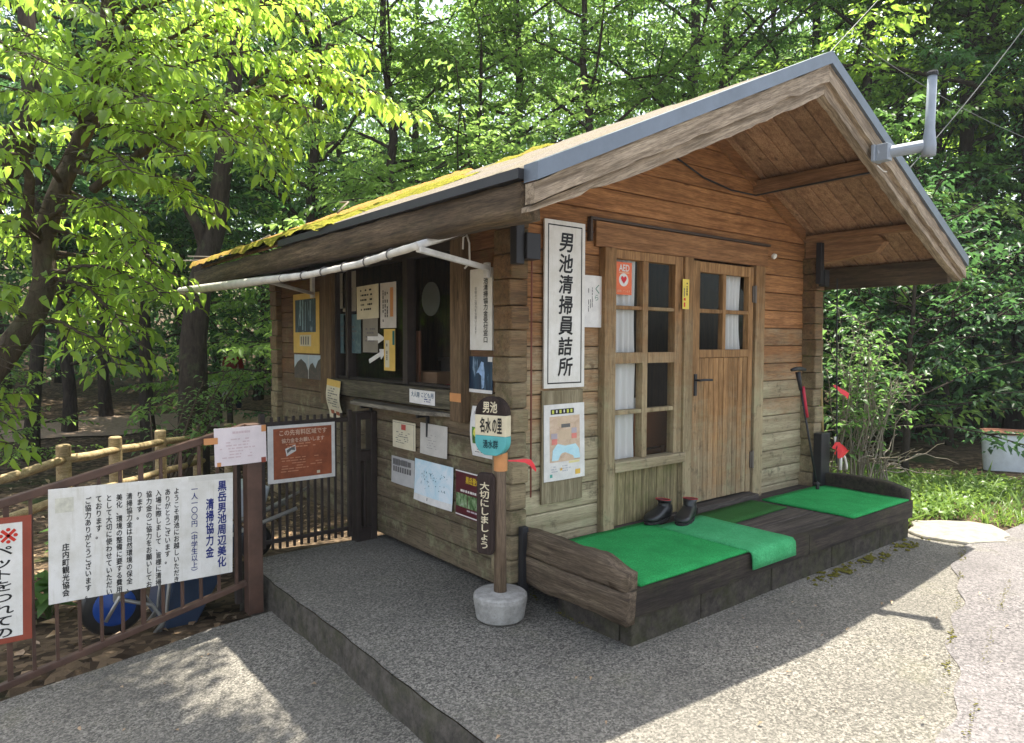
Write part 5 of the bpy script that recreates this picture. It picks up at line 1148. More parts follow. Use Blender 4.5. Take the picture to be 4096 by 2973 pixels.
# SPLIT_D
# ------------------------------------------------------------------ a walker, mostly hidden behind the stand
def person():
    q = at(517, 926, 17.6); g = terrain(q.x, q.y); P = lambda a, b, h: Vector((q.x, q.y, g))+R2*a+F2*b+Vector((0, 0, h))
    t = thing('person', 'person in a red jacket and navy trousers walking behind the stone stand', 'person', (q.x, q.y, g))
    def skin(name, pts, edges, radii, mtl, lvl=2):
        me = bpy.data.meshes.new(name); b = BASE[t.name]
        me.from_pydata([tuple(p-b) for p in pts], edges, []); o = bpy.data.objects.new(name, me); COL.objects.link(o); o.parent = t
        md = o.modifiers.new('skin', 'SKIN'); sv = me.skin_vertices[0].data
        for i, r in enumerate(radii): sv[i].radius = (r, r); sv[i].use_root = (i == 0)
        o.modifiers.new('sub', 'SUBSURF').levels = lvl; o.modifiers['sub'].render_levels = lvl; me.materials.append(mtl); md.use_smooth_shade = True
        return o
    pts = [P(0, 0, .92), P(0, .01, 1.12), P(0, .0, 1.34), P(0, -.01, 1.44), P(0, -.02, 1.52), P(0, -.03, 1.60), P(0, -.03, 1.68),
           P(-.17, 0, 1.36), P(-.22, .02, 1.10), P(-.21, -.08, .88), P(-.205, -.10, .80), P(.17, 0, 1.36), P(.23, -.02, 1.10), P(.23, .06, .88), P(.23, .08, .80),
           P(-.09, 0, .86), P(-.09, -.08, .48), P(-.09, -.02, .09), P(-.09, -.16, .04), P(.09, 0, .86), P(.10, .06, .48), P(.10, .12, .09), P(.10, -.02, .04)]
    ed = [(0, 1), (1, 2), (2, 3), (3, 4), (4, 5), (5, 6), (2, 7), (7, 8), (8, 9), (9, 10), (2, 11), (11, 12), (12, 13), (13, 14), (0, 15), (15, 16), (16, 17), (17, 18), (0, 19), (19, 20), (20, 21), (21, 22)]
    ra = [.13, .125, .13, .06, .05, .085, .07, .06, .045, .035, .035, .06, .045, .035, .035, .085, .06, .042, .04, .085, .06, .042, .04]
    skin('body', pts, ed, ra, SKIN)
    skin('jacket', [P(0, 0, .90), P(0, .01, 1.12), P(0, 0, 1.36), P(0, 0, 1.43), P(-.17, 0, 1.37), P(-.225, .02, 1.10), P(-.212, -.08, .89), P(.17, 0, 1.37), P(.235, -.02, 1.10), P(.232, .06, .89)],
         [(0, 1), (1, 2), (2, 3), (2, 4), (4, 5), (5, 6), (2, 7), (7, 8), (8, 9)], [.165, .155, .155, .08, .075, .06, .05, .075, .06, .05], REDCL)
    skin('trousers', [P(0, 0, .92), P(-.09, 0, .84), P(-.09, -.08, .48), P(-.09, -.02, .08), P(.09, 0, .84), P(.10, .06, .48), P(.10, .12, .08)], [(0, 1), (1, 2), (2, 3), (0, 4), (4, 5), (5, 6)], [.155, .11, .085, .07, .11, .085, .07], NAVYCL)
    obj('hair', MB().lathe(P(0, -.02, 1.62), [(.07, -.06), (.098, .0), (.09, .07), (.05, .115), (.01, .125)], 18), HAIR, t, smooth=True)
person()

# ------------------------------------------------------------------ trees
NR = np.random.default_rng(11)
def unit(a): return a/np.maximum(1e-9, np.linalg.norm(a, axis=-1, keepdims=True))
def leaf_mesh(name, P, D, Nn, L, mtl, wid=.46, droop=.22, fold=.14, simple=False):
    P, D, Nn, L = map(np.asarray, (P, D, Nn, L)); n = len(P); D = unit(D); S = unit(np.cross(Nn, D)); U = np.cross(D, S)
    L = L[:, None]
    mid = P+D*L*.5+U*L*.04; tip = P+D*L-U*L*droop
    a = P+D*L*.42+S*L*wid*.5+U*L*fold; b = P+D*L*.42-S*L*wid*.5+U*L*fold
    if simple == 'ovate':
        m1 = P+D*L*.33+U*L*.03; m2 = P+D*L*.68-U*L*droop*.35
        q = [P, m1, m2, tip, P+D*L*.25+S*L*wid*.48+U*L*fold, P+D*L*.25-S*L*wid*.48+U*L*fold, P+D*L*.62+S*L*wid*.44+U*L*(fold-droop*.3), P+D*L*.62-S*L*wid*.44+U*L*(fold-droop*.3)]
        V = np.stack(q, 1).reshape(-1, 3); T = np.array([[0, 1, 4], [4, 1, 6], [1, 2, 6], [6, 2, 3], [0, 5, 1], [5, 7, 1], [1, 7, 2], [7, 3, 2]]); F = (np.arange(n)[:, None, None]*8+T[None]).reshape(-1)
    elif simple:
        V = np.stack([P, tip, a, b], 1).reshape(-1, 3); T = np.array([[0, 1, 2], [0, 3, 1]]); F = (np.arange(n)[:, None, None]*4+T[None]).reshape(-1)
    else:
        V = np.stack([P, mid, tip, a, b], 1).reshape(-1, 3); T = np.array([[0, 1, 3], [3, 1, 2], [0, 4, 1], [4, 2, 1]]); F = (np.arange(n)[:, None, None]*5+T[None]).reshape(-1)
    me = bpy.data.meshes.new(name); me.vertices.add(len(V)); me.vertices.foreach_set('co', V.astype(np.float32).ravel())
    nf = n*(8 if simple == 'ovate' else 2 if simple else 4); me.loops.add(nf*3); me.loops.foreach_set('vertex_index', F.astype(np.int32)); me.polygons.add(nf)
    me.polygons.foreach_set('loop_start', np.arange(0, nf*3, 3, dtype=np.int32)); me.update(calc_edges=True); me.materials.append(mtl); return me
def grow(rng, start, d, length, steps, droop, wob):
    """a limb as a list of points"""
    p = np.array(start, float); d = np.array(d, float); out = [p.copy()]
    for i in range(steps):
        d = d+rng.normal(0, wob, 3); d[2] -= droop; d /= np.linalg.norm(d); p = p+d*length/steps; out.append(p.copy())
    return out
def spray(rng, limb, acc, twig_gap, twig_len, leaf_gap, L, start=.2, wood=None, flat=.5, hang=.25):
    """twigs either side of a limb in a loose flat fan, leaves alternately along each twig"""
    pts = np.array(limb); seg = np.linalg.norm(np.diff(pts, axis=0), axis=1); cum = np.r_[0, np.cumsum(seg)]; tot = cum[-1]
    t = start*tot; side = 1
    while t < tot:
        i = min(np.searchsorted(cum, t, 'right')-1, len(seg)-1); f = (t-cum[i])/seg[i]; p = pts[i]*(1-f)+pts[i+1]*f; d = (pts[i+1]-pts[i])/seg[i]
        s = np.cross(d, [0, 0, 1.0]); s = s/max(1e-6, np.linalg.norm(s)); side = -side
        td = d*rng.uniform(.3, .9)+s*side*rng.uniform(.5, 1)+np.array([0, 0, rng.normal(.05, .3)*(1-flat)])
        tl = twig_len*rng.uniform(.5, 1.15)*(1-.55*t/tot+.1)
        tw = grow(rng, p, td/np.linalg.norm(td), tl, 4, .06, .10)
        if wood is not None: wood.append((tw, .006))
        tp = np.array(tw); k = max(3, int(tl/leaf_gap)); u = np.linspace(.12, 1, k)*(len(tp)-1); ii = np.minimum(u.astype(int), len(tp)-2); ff = (u-ii)[:, None]
        lp = tp[ii]*(1-ff)+tp[ii+1]*ff; ld = unit(tp[ii+1]-tp[ii]); ls = unit(np.cross(ld, [0, 0, 1.0])); sg_ = np.where(np.arange(k) % 2, 1, -1)[:, None]
        D = ld*.55+ls*sg_*.85+np.array([0, 0, -hang])+rng.normal(0, .22, (k, 3)); N = np.array([0, 0, 1.0])+rng.normal(0, .33, (k, 3))
        acc[0].append(lp); acc[1].append(D); acc[2].append(N); acc[3].append(L*rng.uniform(.45, 1.25, k)); t += twig_gap*rng.uniform(.6, 1.4)
def tree_parts(seed, H, r0, cb, cr, nb, L, mtl, twig_gap=.2, twig_len=.5, leaf_gap=.07, lean=(0, 0), sub=3, shape=1.0, bark_=None):
    rng = np.random.default_rng(seed); wood = []; acc = ([], [], [], [])
    tr = [np.array([0, 0, -.3])]; k = 14; off = np.zeros(2)
    for i in range(1, k+1):
        off = off+rng.normal(0, .035*H/10, 2); z = H*.94*i/k; tr.append(np.array([off[0]+lean[0]*z, off[1]+lean[1]*z, z]))
    trp = np.array(tr)
    mb = MB(); mb.tube(tr, [r0*1.35]+[r0*(1-.86*(i/k)**1.1) for i in range(1, k+1)], 9)
    for b in range(nb):
        f = (b+rng.uniform(0, .8))/nb; z = cb+(H*.96-cb)*f; i = min(int(z/(H*.94)*k), k-1); p = trp[i]+(trp[i+1]-trp[i])*min(1, max(0, (z-trp[i][2])/(trp[i+1][2]-trp[i][2])))
        az = b*2.399+rng.normal(0, .4); prof = (1-f)**.65*.95+.25 if shape > .9 else math.sin(math.pi*min(1, .18+.8*f))
        ln_ = cr*prof*rng.uniform(.7, 1.15); el = rng.uniform(.05, .55)+f*.5
        d = np.array([math.cos(az)*math.cos(el), math.sin(az)*math.cos(el), math.sin(el)])
        lb = grow(rng, p, d, ln_, 7, .045, .09); mb.tube(lb, [max(.008, r0*.34*(1-f*.5)*(1-.85*j/7)) for j in range(8)], 5, False)
        spray(rng, lb, acc, twig_gap, twig_len, leaf_gap, L, .22)
        for s in range(sub):
            j = rng.integers(2, 6); dd = np.array(lb[j+1])-np.array(lb[j]); dd /= np.linalg.norm(dd); sd2 = np.cross(dd, [0, 0, 1.0]); dd = dd*.6+sd2*(1 if s % 2 else -1)*rng.uniform(.5, 1)+np.array([0, 0, rng.uniform(-.1, .35)])
            l2 = grow(rng, lb[j], dd/np.linalg.norm(dd), ln_*rng.uniform(.35, .6), 5, .05, .1); mb.tube(l2, [.014, .012, .010, .008, .006, .004], 4, False); spray(rng, l2, acc, twig_gap, twig_len*.85, leaf_gap, L, .12)
    me = leaf_mesh('crown', *[np.concatenate(a) for a in acc], mtl, .55, simple=True)
    tm = bpy.data.meshes.new('trunk'); tm.from_pydata(mb.v, [], mb.f); tm.polygons.foreach_set('use_smooth', [True]*len(tm.polygons)); tm.materials.append(bark_ or BARKD)
    return tm, me
def put_tree(name, parts, x, y, label, cat, rz_=0, sc=1.0, group=None, z=None):
    r = bpy.data.objects.new(name, None); COL.objects.link(r); r.location = (x, y, terrain(x, y) if z is None else z); r.rotation_euler = (0, 0, rz_); r.scale = (sc, sc, sc); r.empty_display_size = .2
    r['label'] = label; r['category'] = cat
    if group: r['group'] = group
    for nm, me in zip(('trunk', 'crown'), parts):
        o = bpy.data.objects.new(nm, me); COL.objects.link(o); o.parent = r
    return r
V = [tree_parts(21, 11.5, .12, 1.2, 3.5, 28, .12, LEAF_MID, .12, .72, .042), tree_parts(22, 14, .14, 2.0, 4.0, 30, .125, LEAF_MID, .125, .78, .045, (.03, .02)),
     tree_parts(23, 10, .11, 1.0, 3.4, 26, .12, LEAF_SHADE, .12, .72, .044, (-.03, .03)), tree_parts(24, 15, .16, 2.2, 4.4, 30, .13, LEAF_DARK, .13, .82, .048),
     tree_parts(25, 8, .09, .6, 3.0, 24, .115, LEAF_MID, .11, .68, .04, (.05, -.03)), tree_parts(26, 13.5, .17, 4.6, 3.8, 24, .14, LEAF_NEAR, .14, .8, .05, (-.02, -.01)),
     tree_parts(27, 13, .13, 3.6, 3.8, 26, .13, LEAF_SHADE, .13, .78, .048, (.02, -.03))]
U = [tree_parts(31, 3.6, .05, .4, 2.0, 30, .10, LEAF_SHADE, .14, .5, .05, (.08, .03), 2), tree_parts(32, 2.6, .04, .3, 1.7, 26, .10, LEAF_MID, .13, .45, .05, (-.06, .05), 2)]

# foreground tree on the left: curved trunk, limb reaching over towards the roof
def near_tree():
    rng = np.random.default_rng(5); acc = ([], [], [], []); mb = MB(); wood = []
    dd = 5.7
    trunk = [at(-110, 960, 5.4), at(-40, 850, 5.4), at(25, 765, 5.5), at(72, 705, 5.6), at(103, 620, 5.7), at(94, 540, 5.7), at(118, 450, 5.7), at(160, 355, 5.8), at(198, 265, 5.8), at(222, 170, 5.9), at(235, 60, 5.9), at(250, -90, 6.0), at(262, -300, 6.1)]
    sm = []
    for i in range(len(trunk)-1):
        for j in range(3): sm.append(trunk[i].lerp(trunk[i+1], j/3))
    sm.append(trunk[-1])
    sm = [sm[0]]+[(sm[i-1]+sm[i]*2+sm[i+1])/4 for i in range(1, len(sm)-1)]+[sm[-1]]
    mb.tube(sm, [.108-.068*i/len(sm)+.008*noise.noise(Vector((i*.7, 0, 0))) for i in range(len(sm))], 12)
    t2 = [at(94, 545, 5.7), at(60, 480, 5.5), at(66, 400, 5.3), at(50, 330, 5.1)]; mb.tube(t2, [.055, .045, .035, .02], 8, False)
    L = .118
    limbs = [([at(205, 420, 5.7), at(330, 325, 5.5), at(400, 285, 5.4), at(470, 248, 5.4), at(560, 200, 5.5), at(640, 178, 5.6), at(720, 188, 5.7), at(800, 215, 5.8), at(915, 252, 5.9)], .038, .30)]
    def limb(px, py, d0, px2, py2, d1, sag=25, r=.022, st=.1):
        A, B = at(px, py, d0), at(px2, py2, d1); n = 7
        limbs.append(([A.lerp(B, i/n)+Vector((0, 0, .10*math.sin(math.pi*i/n)-.002*sag*(i/n)**2))+Vector(rng.normal(0, .025, 3)) for i in range(n+1)], r, st))
    for q in [(200, 270, 5.8, 560, 90, 5.0), (215, 190, 5.9, 640, -20, 5.6), (230, 90, 5.9, 520, -60, 4.9), (190, 280, 5.8, 420, 330, 4.7), (160, 360, 5.8, 430, 420, 5.1), (150, 380, 5.7, 470, 470, 5.7),
              (118, 450, 5.7, 330, 520, 4.9), (100, 520, 5.7, 390, 600, 5.5), (100, 600, 5.7, 360, 640, 5.0), (104, 610, 5.7, 300, 740, 5.2), (72, 705, 5.6, 260, 800, 5.1), (60, 720, 5.6, -60, 640, 4.7),
              (94, 540, 5.7, -60, 500, 4.8), (140, 400, 5.7, -40, 330, 4.8), (190, 290, 5.8, 10, 180, 4.8), (222, 170, 5.9, 40, 60, 4.9), (235, 70, 5.9, 330, -150, 5.3), (240, 20, 6.0, 70, -120, 5.2), (245, -60, 6.0, 480, -200, 5.6),
              (560, 200, 5.5, 700, 120, 5.2), (470, 248, 5.4, 600, 330, 5.0), (400, 285, 5.4, 520, 300, 4.7), (640, 178, 5.6, 800, 100, 5.9), (330, 325, 5.5, 470, 200, 4.8), (380, 300, 5.4, 620, 260, 5.9), (560, 205, 5.5, 690, 260, 5.2),
              (640, 180, 5.6, 860, 205, 5.3), (215, 190, 5.9, 380, 130, 4.6), (205, 250, 5.8, 330, 210, 4.5), (225, 150, 5.9, 700, 40, 6.2), (235, 80, 5.9, 820, -30, 6.4), (100, 500, 5.7, 250, 440, 4.7), (160, 350, 5.8, 300, 380, 4.6),
              (94, 560, 5.7, 420, 655, 6.3), (20, 770, 5.5, -60, 850, 4.8),
              (-110, 330, 5.9, 120, 280, 6.6), (-120, 120, 5.6, 120, 130, 4.6), (-120, 420, 5.6, 30, 420, 5.0), (-120, 0, 5.6, 220, 20, 4.4), (-100, 620, 5.4, 10, 660, 5.0), (160, 300, 5.9, 330, 260, 6.5), (150, 420, 5.8, 280, 560, 6.6), (100, 560, 5.8, 240, 680, 6.5), (120, 470, 5.8, 20, 560, 6.4), (90, 640, 5.7, 200, 740, 6.5), (200, 200, 5.9, 300, 60, 5.3), (-60, 860, 5.4, -10, 960, 5.0)]:
        limb(*q)
    T0 = Vector(sm[-1])
    for q_ in range(27):  # limbs above the view, added and leafed outward to shade the ramp
        B = Vector((rng.uniform(1.3, 2.9), rng.uniform(2.4, 4.3), rng.uniform(5.7, 6.7))) if q_ < 14 else Vector((rng.uniform(2.2, 3.1), rng.uniform(2.7, 4.9), rng.uniform(6.0, 6.8))); limbs.append(([T0.lerp(B, i/7)+Vector((0, 0, .35*math.sin(math.pi*i/7)))+Vector(rng.normal(0, .04, 3)) for i in range(8)], .03, .55))
    for pts, r, st in limbs:
        n = len(pts); mb.tube(pts, [r*(1-.8*i/(n-1)) for i in range(n)], 7, False)
        pn = [np.array(p) for p in pts]; spray(rng, pn, acc, .062, .46, .040, L, st, wood, .7, .5)
    for tw, r in wood: mb.tube(tw, [r, r*.8, r*.6, r*.45, r*.3], 4, False)
    b = at(-110, 960, 5.4); b.z = terrain(b.x, b.y)
    t = thing('broadleaf_tree', 'sunlit broadleaf tree with a curved trunk in the left foreground', 'tree', tuple(b), None)
    mb2 = MB(); mb2.v, mb2.f = mb.v, mb.f
    mb2.tube([sm[0]+Vector((-.15, 0, -1.2)), sm[0]+Vector((-.05, 0, -.5)), sm[0]], [.17, .135, .108], 12, False)
    obj('trunk', mb2, BARK, t, smooth=True)
    PA, DA, NA, LA = [np.concatenate(a) for a in acc]
    # thin the leaves that hang between the open side and the stem, so that the stem shows
    cv = np.array([np.array(q_) for q_ in sm[4:24]]); eye = np.array([0, 0, EYE]); drop = np.zeros(len(PA), bool)
    pv = PA-eye; pl = np.linalg.norm(pv, axis=1)
    for q_ in cv:
        d_ = q_-eye; dl = np.linalg.norm(d_); cs_ = np.linalg.norm(pv/pl[:, None]-d_/dl, axis=1)
        drop |= (cs_ < .026) & (pl < dl+.1)
    keep = ~drop | (rng.uniform(size=len(PA)) < .10)
    me = leaf_mesh('crown', PA[keep]-np.array(b), DA[keep], NA[keep], LA[keep], LEAF_NEAR, .40, .30, .10, 'ovate')
    o = bpy.data.objects.new('crown', me); COL.objects.link(o); o.parent = t
near_tree()

# a second dark stem at the far left edge, leaning in
b = at(-140, 900, 6.6); lt = thing('leaning_tree', 'dark leaning trunk at the far left edge behind the sunlit tree', 'tree', (b.x, b.y, terrain(b.x, b.y)))
obj('trunk', MB().tube([Vector((b.x-.35, b.y, terrain(b.x, b.y)-.2)), at(-170, 1000, 6.6), at(-90, 640, 6.5), at(-20, 420, 6.5), at(40, 330, 6.4), at(75, 230, 6.4), at(60, 60, 6.4), at(40, -200, 6.5)], [.21, .18, .16, .14, .12, .09, .07, .05], 10), BARKD, lt, smooth=True)

# forked tree behind the roof corner
b = azi(424, 10.2); ft = thing('forked_tree', 'dark tree forking low down behind the mossy roof corner', 'tree', (b.x, b.y, terrain(b.x, b.y)))
K = 10.2*.97
mb = MB().tube([Vector((b.x, b.y, terrain(b.x, b.y)-.2)), at(428, 760, K), at(440, 650, K), at(455, 580, K), at(478, 500, K), at(488, 420, K), at(500, 320, K), at(520, 180, K), at(525, 40, K), at(540, -150, K)], [.22, .18, .165, .155, .145, .13, .12, .10, .08, .05], 10)
mb.tube([at(458, 560, K), at(440, 505, K-.1), at(415, 460, K-.2), at(405, 410, K-.3), at(385, 385, K-.4)], [.10, .085, .075, .065, .04], 8, False).tube([at(405, 412, K-.3), at(425, 395, K-.2), at(436, 365, K-.2)], [.05, .04, .02], 7, False)
obj('trunk', mb, BARKD, ft, smooth=True)
rng5 = np.random.default_rng(77); acc = ([], [], [], [])
for i in range(46):
    z = rng5.uniform(-180, 330) if i > 12 else rng5.uniform(250, 430); az_ = rng5.uniform(0, 6.28); p = np.array(at(500, z, K)); ll = rng5.uniform(1.2, 2.6)
    lb = grow(rng5, p, [math.cos(az_), math.sin(az_), rng5.uniform(-.1, .4)], ll, 6, .05, .1); spray(rng5, lb, acc, .16, .55, .07, .13, .15)
o = bpy.data.objects.new('crown', leaf_mesh('crown', np.concatenate(acc[0])-np.array(BASE[ft.name]), *[np.concatenate(a) for a in acc[1:]], LEAF_MID)); COL.objects.link(o); o.parent = ft

# countable trees of the wood: photo column, distance from the camera, kind, size, turn
GRP = 'trees of the wood behind the cabin'
spec = [(2250, 15.5, 5, 1.1, 'thick dark trunk by the overhead cables at the right edge'), (2125, 16.0, 5, 1.05, 'slim dark trunk right of the vent pipe'), (2195, 19, 5, 1.2, 'tall shade tree between the two trunks on the right'),
        (1507, 14.0, 3, 1.0, 'tall tree whose trunk shows above the middle of the roof'), (1640, 15, 1, 1.0, 'tall tree behind the roof right of its middle'), (1790, 17, 3, 1.05, 'dark tree just left of the roof ridge end'), (1900, 15.5, 1, 1.05, 'dense tree behind the ridge, left of the vent pipe'),
        (1290, 12.5, 0, 1.0, 'bright leafy tree above the left half of the roof'), (1130, 13.5, 1, .95, 'tree rising over the roof left of the light streak'), (1000, 12.0, 4, 1.1, 'low bushy tree just over the mossy roof slope'), (860, 12.8, 0, 1.05, 'leafy tree behind the mossy eave'),
        (700, 13.5, 1, 1.0, 'tall tree behind the far end of the awning'), (610, 16.5, 6, 1.0, 'dark tree between the forked tree and the cabin'), (330, 14.5, 6, .95, 'dark tree behind the log fence'), (150, 17.4, 2, 1.2, 'crooked small tree standing on the sunlit forest floor'),
        (60, 14.5, 6, .9, 'dark tree at the left behind the foreground leaves'), (235, 19, 6, 1.0, 'straight trunk deep in the wood behind the crooked one'), (415, 18, 6, 1.1, 'slim trunk beyond the stone stand'), (570, 21, 6, 1.0, 'broad trunk deep in the shade beside the cabin wall'),
        (2050, 17, 2, 1.15, 'shade tree behind the right eave'), (2345, 19.0, 2, 1.1, 'dark tree above the water tank'), (1960, 18, 3, 1.0, 'tall dark tree deep behind the right eave'), (1420, 19, 1, 1.05, 'tall tree deep in the wood behind the roof middle'),
        (930, 19, 3, 1.0, 'tall dark tree deep in the wood left of the roof middle'), (1210, 21, 3, 1.0, 'tall dark tree far behind the roof'), (780, 22, 1, 1.1, 'tall tree far behind the awning'), (480, 25, 6, 1.0, 'tall tree far behind the forked one'),
        (1690, 22, 3, 1.05, 'tall tree far behind the roof right half'), (2150, 21, 5, 1.2, 'tall tree far behind the vent pipe'), (10, 22, 6, 1.1, 'tall tree far back at the left edge'), (130, 26, 6, 1.0, 'tall tree far back above the sunlit floor'), (2330, 18, 3, 1.0, 'tall tree far back at the right edge')]
for i, (px, r, kind, sc, lb) in enumerate(spec):
    q = azi(px, r); put_tree('forest_tree', V[kind], q.x, q.y, lb, 'tree', i*2.1, sc, GRP)
und = [(2010, 9.6, 0, .95, 'leafy shrub under the right eave'), (2110, 13.0, 0, 1.2, 'spreading shrub behind the bare stems on the right'), (2200, 18.5, 1, 1.7, 'shrub hanging over the water tank'), (1870, 12.5, 1, 1.4, 'shrub close behind the right corner of the cabin'),
       (640, 14.5, 0, 1.0, 'shrub in the shade left of the cabin wall'), (2320, 17, 0, 1.6, 'shrub at the right edge beyond the tank'), (-60, 13, 1, .8, 'low shrub at the left edge behind the log fence')]
for i, (px, r, kind, sc, lb) in enumerate(und):
    q = azi(px, r); put_tree('shrub', U[kind], q.x, q.y, lb, 'shrub', i*1.7, sc, 'shrubs at the edge of the wood')
# small leaning maple sprig by the stand
b = azi(345, 9.4); sp_ = thing('sapling', 'leaning sapling with flat leafy sprays in front of the stone stand', 'sapling', (b.x, b.y, terrain(b.x, b.y)))
r9 = np.random.default_rng(9); acc = ([], [], [], []); mb = MB(); wd = []
for e, d1 in ((at(415, 872, 9.3), .0), (at(520, 838, 9.6), 0), (at(450, 845, 9.0), 0), (at(330, 890, 9.2), 0), (at(540, 822, 9.5), 0), (at(505, 815, 9.3), 0)):
    A = Vector((b.x, b.y, terrain(b.x, b.y))); ptz = [A.lerp(e, i/6)+Vector((0, 0, .12*math.sin(math.pi*i/6))) for i in range(7)]
    mb.tube(ptz, [.03, .025, .02, .016, .012, .008, .004], 6, False); spray(r9, [np.array(p) for p in ptz], acc, .07, .45, .045, .10, .45, wd, .8)
for tw, r in wd: mb.tube(tw, [r, r*.8, r*.6, r*.4, r*.3], 4, False)
obj('trunk', mb, BARK, sp_, smooth=True)
o = bpy.data.objects.new('crown', leaf_mesh('crown', np.concatenate(acc[0])-np.array(BASE[sp_.name]), *[np.concatenate(a) for a in acc[1:]], LEAF_DARK)); COL.objects.link(o); o.parent = sp_
# stemmy shrub right of the cabin
b = at(1890, 1075, 7.2); b.z = terrain(b.x, b.y); bs = thing('twiggy_shrub', 'twiggy shrub with pale bare stems right of the cabin corner', 'shrub', tuple(b))
r9 = np.random.default_rng(19); acc = ([], [], [], []); mb = MB(); wd = []
for i in range(34):
    px = r9.uniform(1825, 2040); py = r9.uniform(690, 1030) if i > 10 else r9.uniform(600, 780); py = max(py, 700+(px-1900)*1.0) if px > 1900 else py
    e = at(px, py, r9.uniform(6.5, 7.7)); A = Vector((b.x+r9.normal(0, .25), b.y+r9.normal(0, .2), b.z)); up = r9.uniform(.15, .4)
    ptz = [A.lerp(e, i_/7)+Vector((0, 0, up*math.sin(math.pi*i_/7)))+Vector(r9.normal(0, .025, 3))*(i_ > 0) for i_ in range(8)]
    mb.tube(ptz, [.009, .008, .007, .006, .005, .004, .003, .002], 5, False); spray(r9, [np.array(p) for p in ptz], acc, .10, .28, .052, .09, .42 if i < 26 else .7, wd, .4)
for tw, r in wd: mb.tube(tw, [r*.6, r*.5, r*.4, r*.3, r*.2], 4, False)
for i in range(26):
    p = np.array(at(r9.uniform(1830, 2030), r9.uniform(980, 1045), r9.uniform(6.7, 7.5))); mb.tube(grow(r9, p, [r9.normal(), r9.normal(), r9.uniform(-.1, .7)], r9.uniform(.3, .7), 6, .0, .25), [.008, .007, .006, .005, .004, .003, .002], 4, False)
obj('stems', mb, plain('pale_stem', (.22, .19, .145), .8, .2), bs, smooth=True)
o = bpy.data.objects.new('foliage', leaf_mesh('foliage', np.concatenate(acc[0])-np.array(b), *[np.concatenate(a) for a in acc[1:]], LEAF_DARK)); COL.objects.link(o); o.parent = bs
# leafy herbs at the foot of the railing on the left
for px, py, d_, lb, n in ((110, 1440, 4.9, 'broad leaved herb behind the railing foot at the lower left', 13), (25, 1490, 4.8, 'broad leaved herb at the very lower left behind the railing', 11), (150, 1290, 7.0, 'herb in the sunlit patch behind the white sign edge', 12)):
    q = at(px, py, d_); g = terrain(q.x, q.y); r9 = np.random.default_rng(n); P_, D_, N_, L_ = [], [], [], []
    for i in range(n*2):
        a = r9.uniform(0, 6.28); h = r9.uniform(.08, .28); P_.append([q.x+r9.normal(0, .05), q.y+r9.normal(0, .05), g+h]); D_.append([math.cos(a), math.sin(a), r9.uniform(-.1, .4)]); N_.append([r9.normal(0, .3), r9.normal(0, .3), 1]); L_.append(r9.uniform(.13, .24))
    hb = thing('leafy_herb', lb, 'plant', (q.x, q.y, g), 'herbs along the railing'); o = bpy.data.objects.new('leaves', leaf_mesh('leaves', np.array(P_)-np.array((q.x, q.y, g)), D_, N_, L_, LEAF_DARK, .55)); COL.objects.link(o); o.parent = hb
    ms = MB(); [ms.tube([(q.x, q.y, g), tuple((np.array(p)+np.array([q.x, q.y, g]))/2+np.array([0, 0, .02])), tuple(p)], [.006, .005, .003], 5, False) for p in P_]; obj('stem', ms, plain('green_stem', (.10, .16, .04), .6, .2), hb)
# far wood: one mass behind the countable trees
r9 = np.random.default_rng(3); acc = ([], [], [], [])
n = 90000; a = np.radians(r9.uniform(-20, 100, n)); rr = r9.uniform(26, 40, n); clump = np.sin(a*23)*1.5+np.sin(a*61+1)*1.0
zz = r9.uniform(0, 1, n)**.75*(17+clump*1.6)+.5*(rr-26)*.12
Pn = np.stack([np.sin(a)*rr, np.cos(a)*rr, zz], 1)
cl = 2300; ca = np.radians(r9.uniform(-20, 100, cl)); cr_ = r9.uniform(26, 40, cl); cz = .5+r9.uniform(0, 1, cl)**.9*14; C_ = np.stack([np.sin(ca)*cr_, np.cos(ca)*cr_, cz], 1)
ci = r9.integers(0, cl, n); Pn = C_[ci]+r9.normal(0, 1, (n, 3))*np.array([1.1, 1.1, .45])
Dn = r9.normal(0, 1, (n, 3)); Dn[:, 2] -= .5; Nn_ = r9.normal(0, .5, (n, 3)); Nn_[:, 2] += 1
o = bpy.data.objects.new('far_wood', leaf_mesh('far_wood', Pn, Dn, Nn_, r9.uniform(.2, .42, n), LEAF_FAR, .5, simple=True)); COL.objects.link(o); o['kind'] = 'stuff'; o['label'] = 'dense far wood closing the view'
# undergrowth closing the view low down, deep shade put into its dark leaves
n = 60000; cl = 1500; ca = np.radians(r9.uniform(-22, 100, cl)); cr_ = np.where(ca > rad(63), r9.uniform(12.8, 22, cl), r9.uniform(21, 27, cl)); hmax = np.where(ca > rad(63), 2.6, 4.5)
C_ = np.stack([np.sin(ca)*cr_, np.cos(ca)*cr_, r9.uniform(.1, 1, cl)*hmax+np.array([terrain(math.sin(a_)*r_, math.cos(a_)*r_) for a_, r_ in zip(ca, cr_)])], 1)
ci = r9.integers(0, cl, n); Pn = C_[ci]+r9.normal(0, 1, (n, 3))*np.array([.6, .6, .22]); Dn = r9.normal(0, 1, (n, 3)); Dn[:, 2] -= .4; Nn_ = r9.normal(0, .4, (n, 3)); Nn_[:, 2] += 1
o = bpy.data.objects.new('undergrowth', leaf_mesh('undergrowth', Pn, Dn, Nn_, r9.uniform(.1, .22, n), LEAF_SHADE, .55, simple=True)); COL.objects.link(o); o['kind'] = 'stuff'; o['label'] = 'undergrowth at the edge of the wood, its leaves darkened for deep shade'
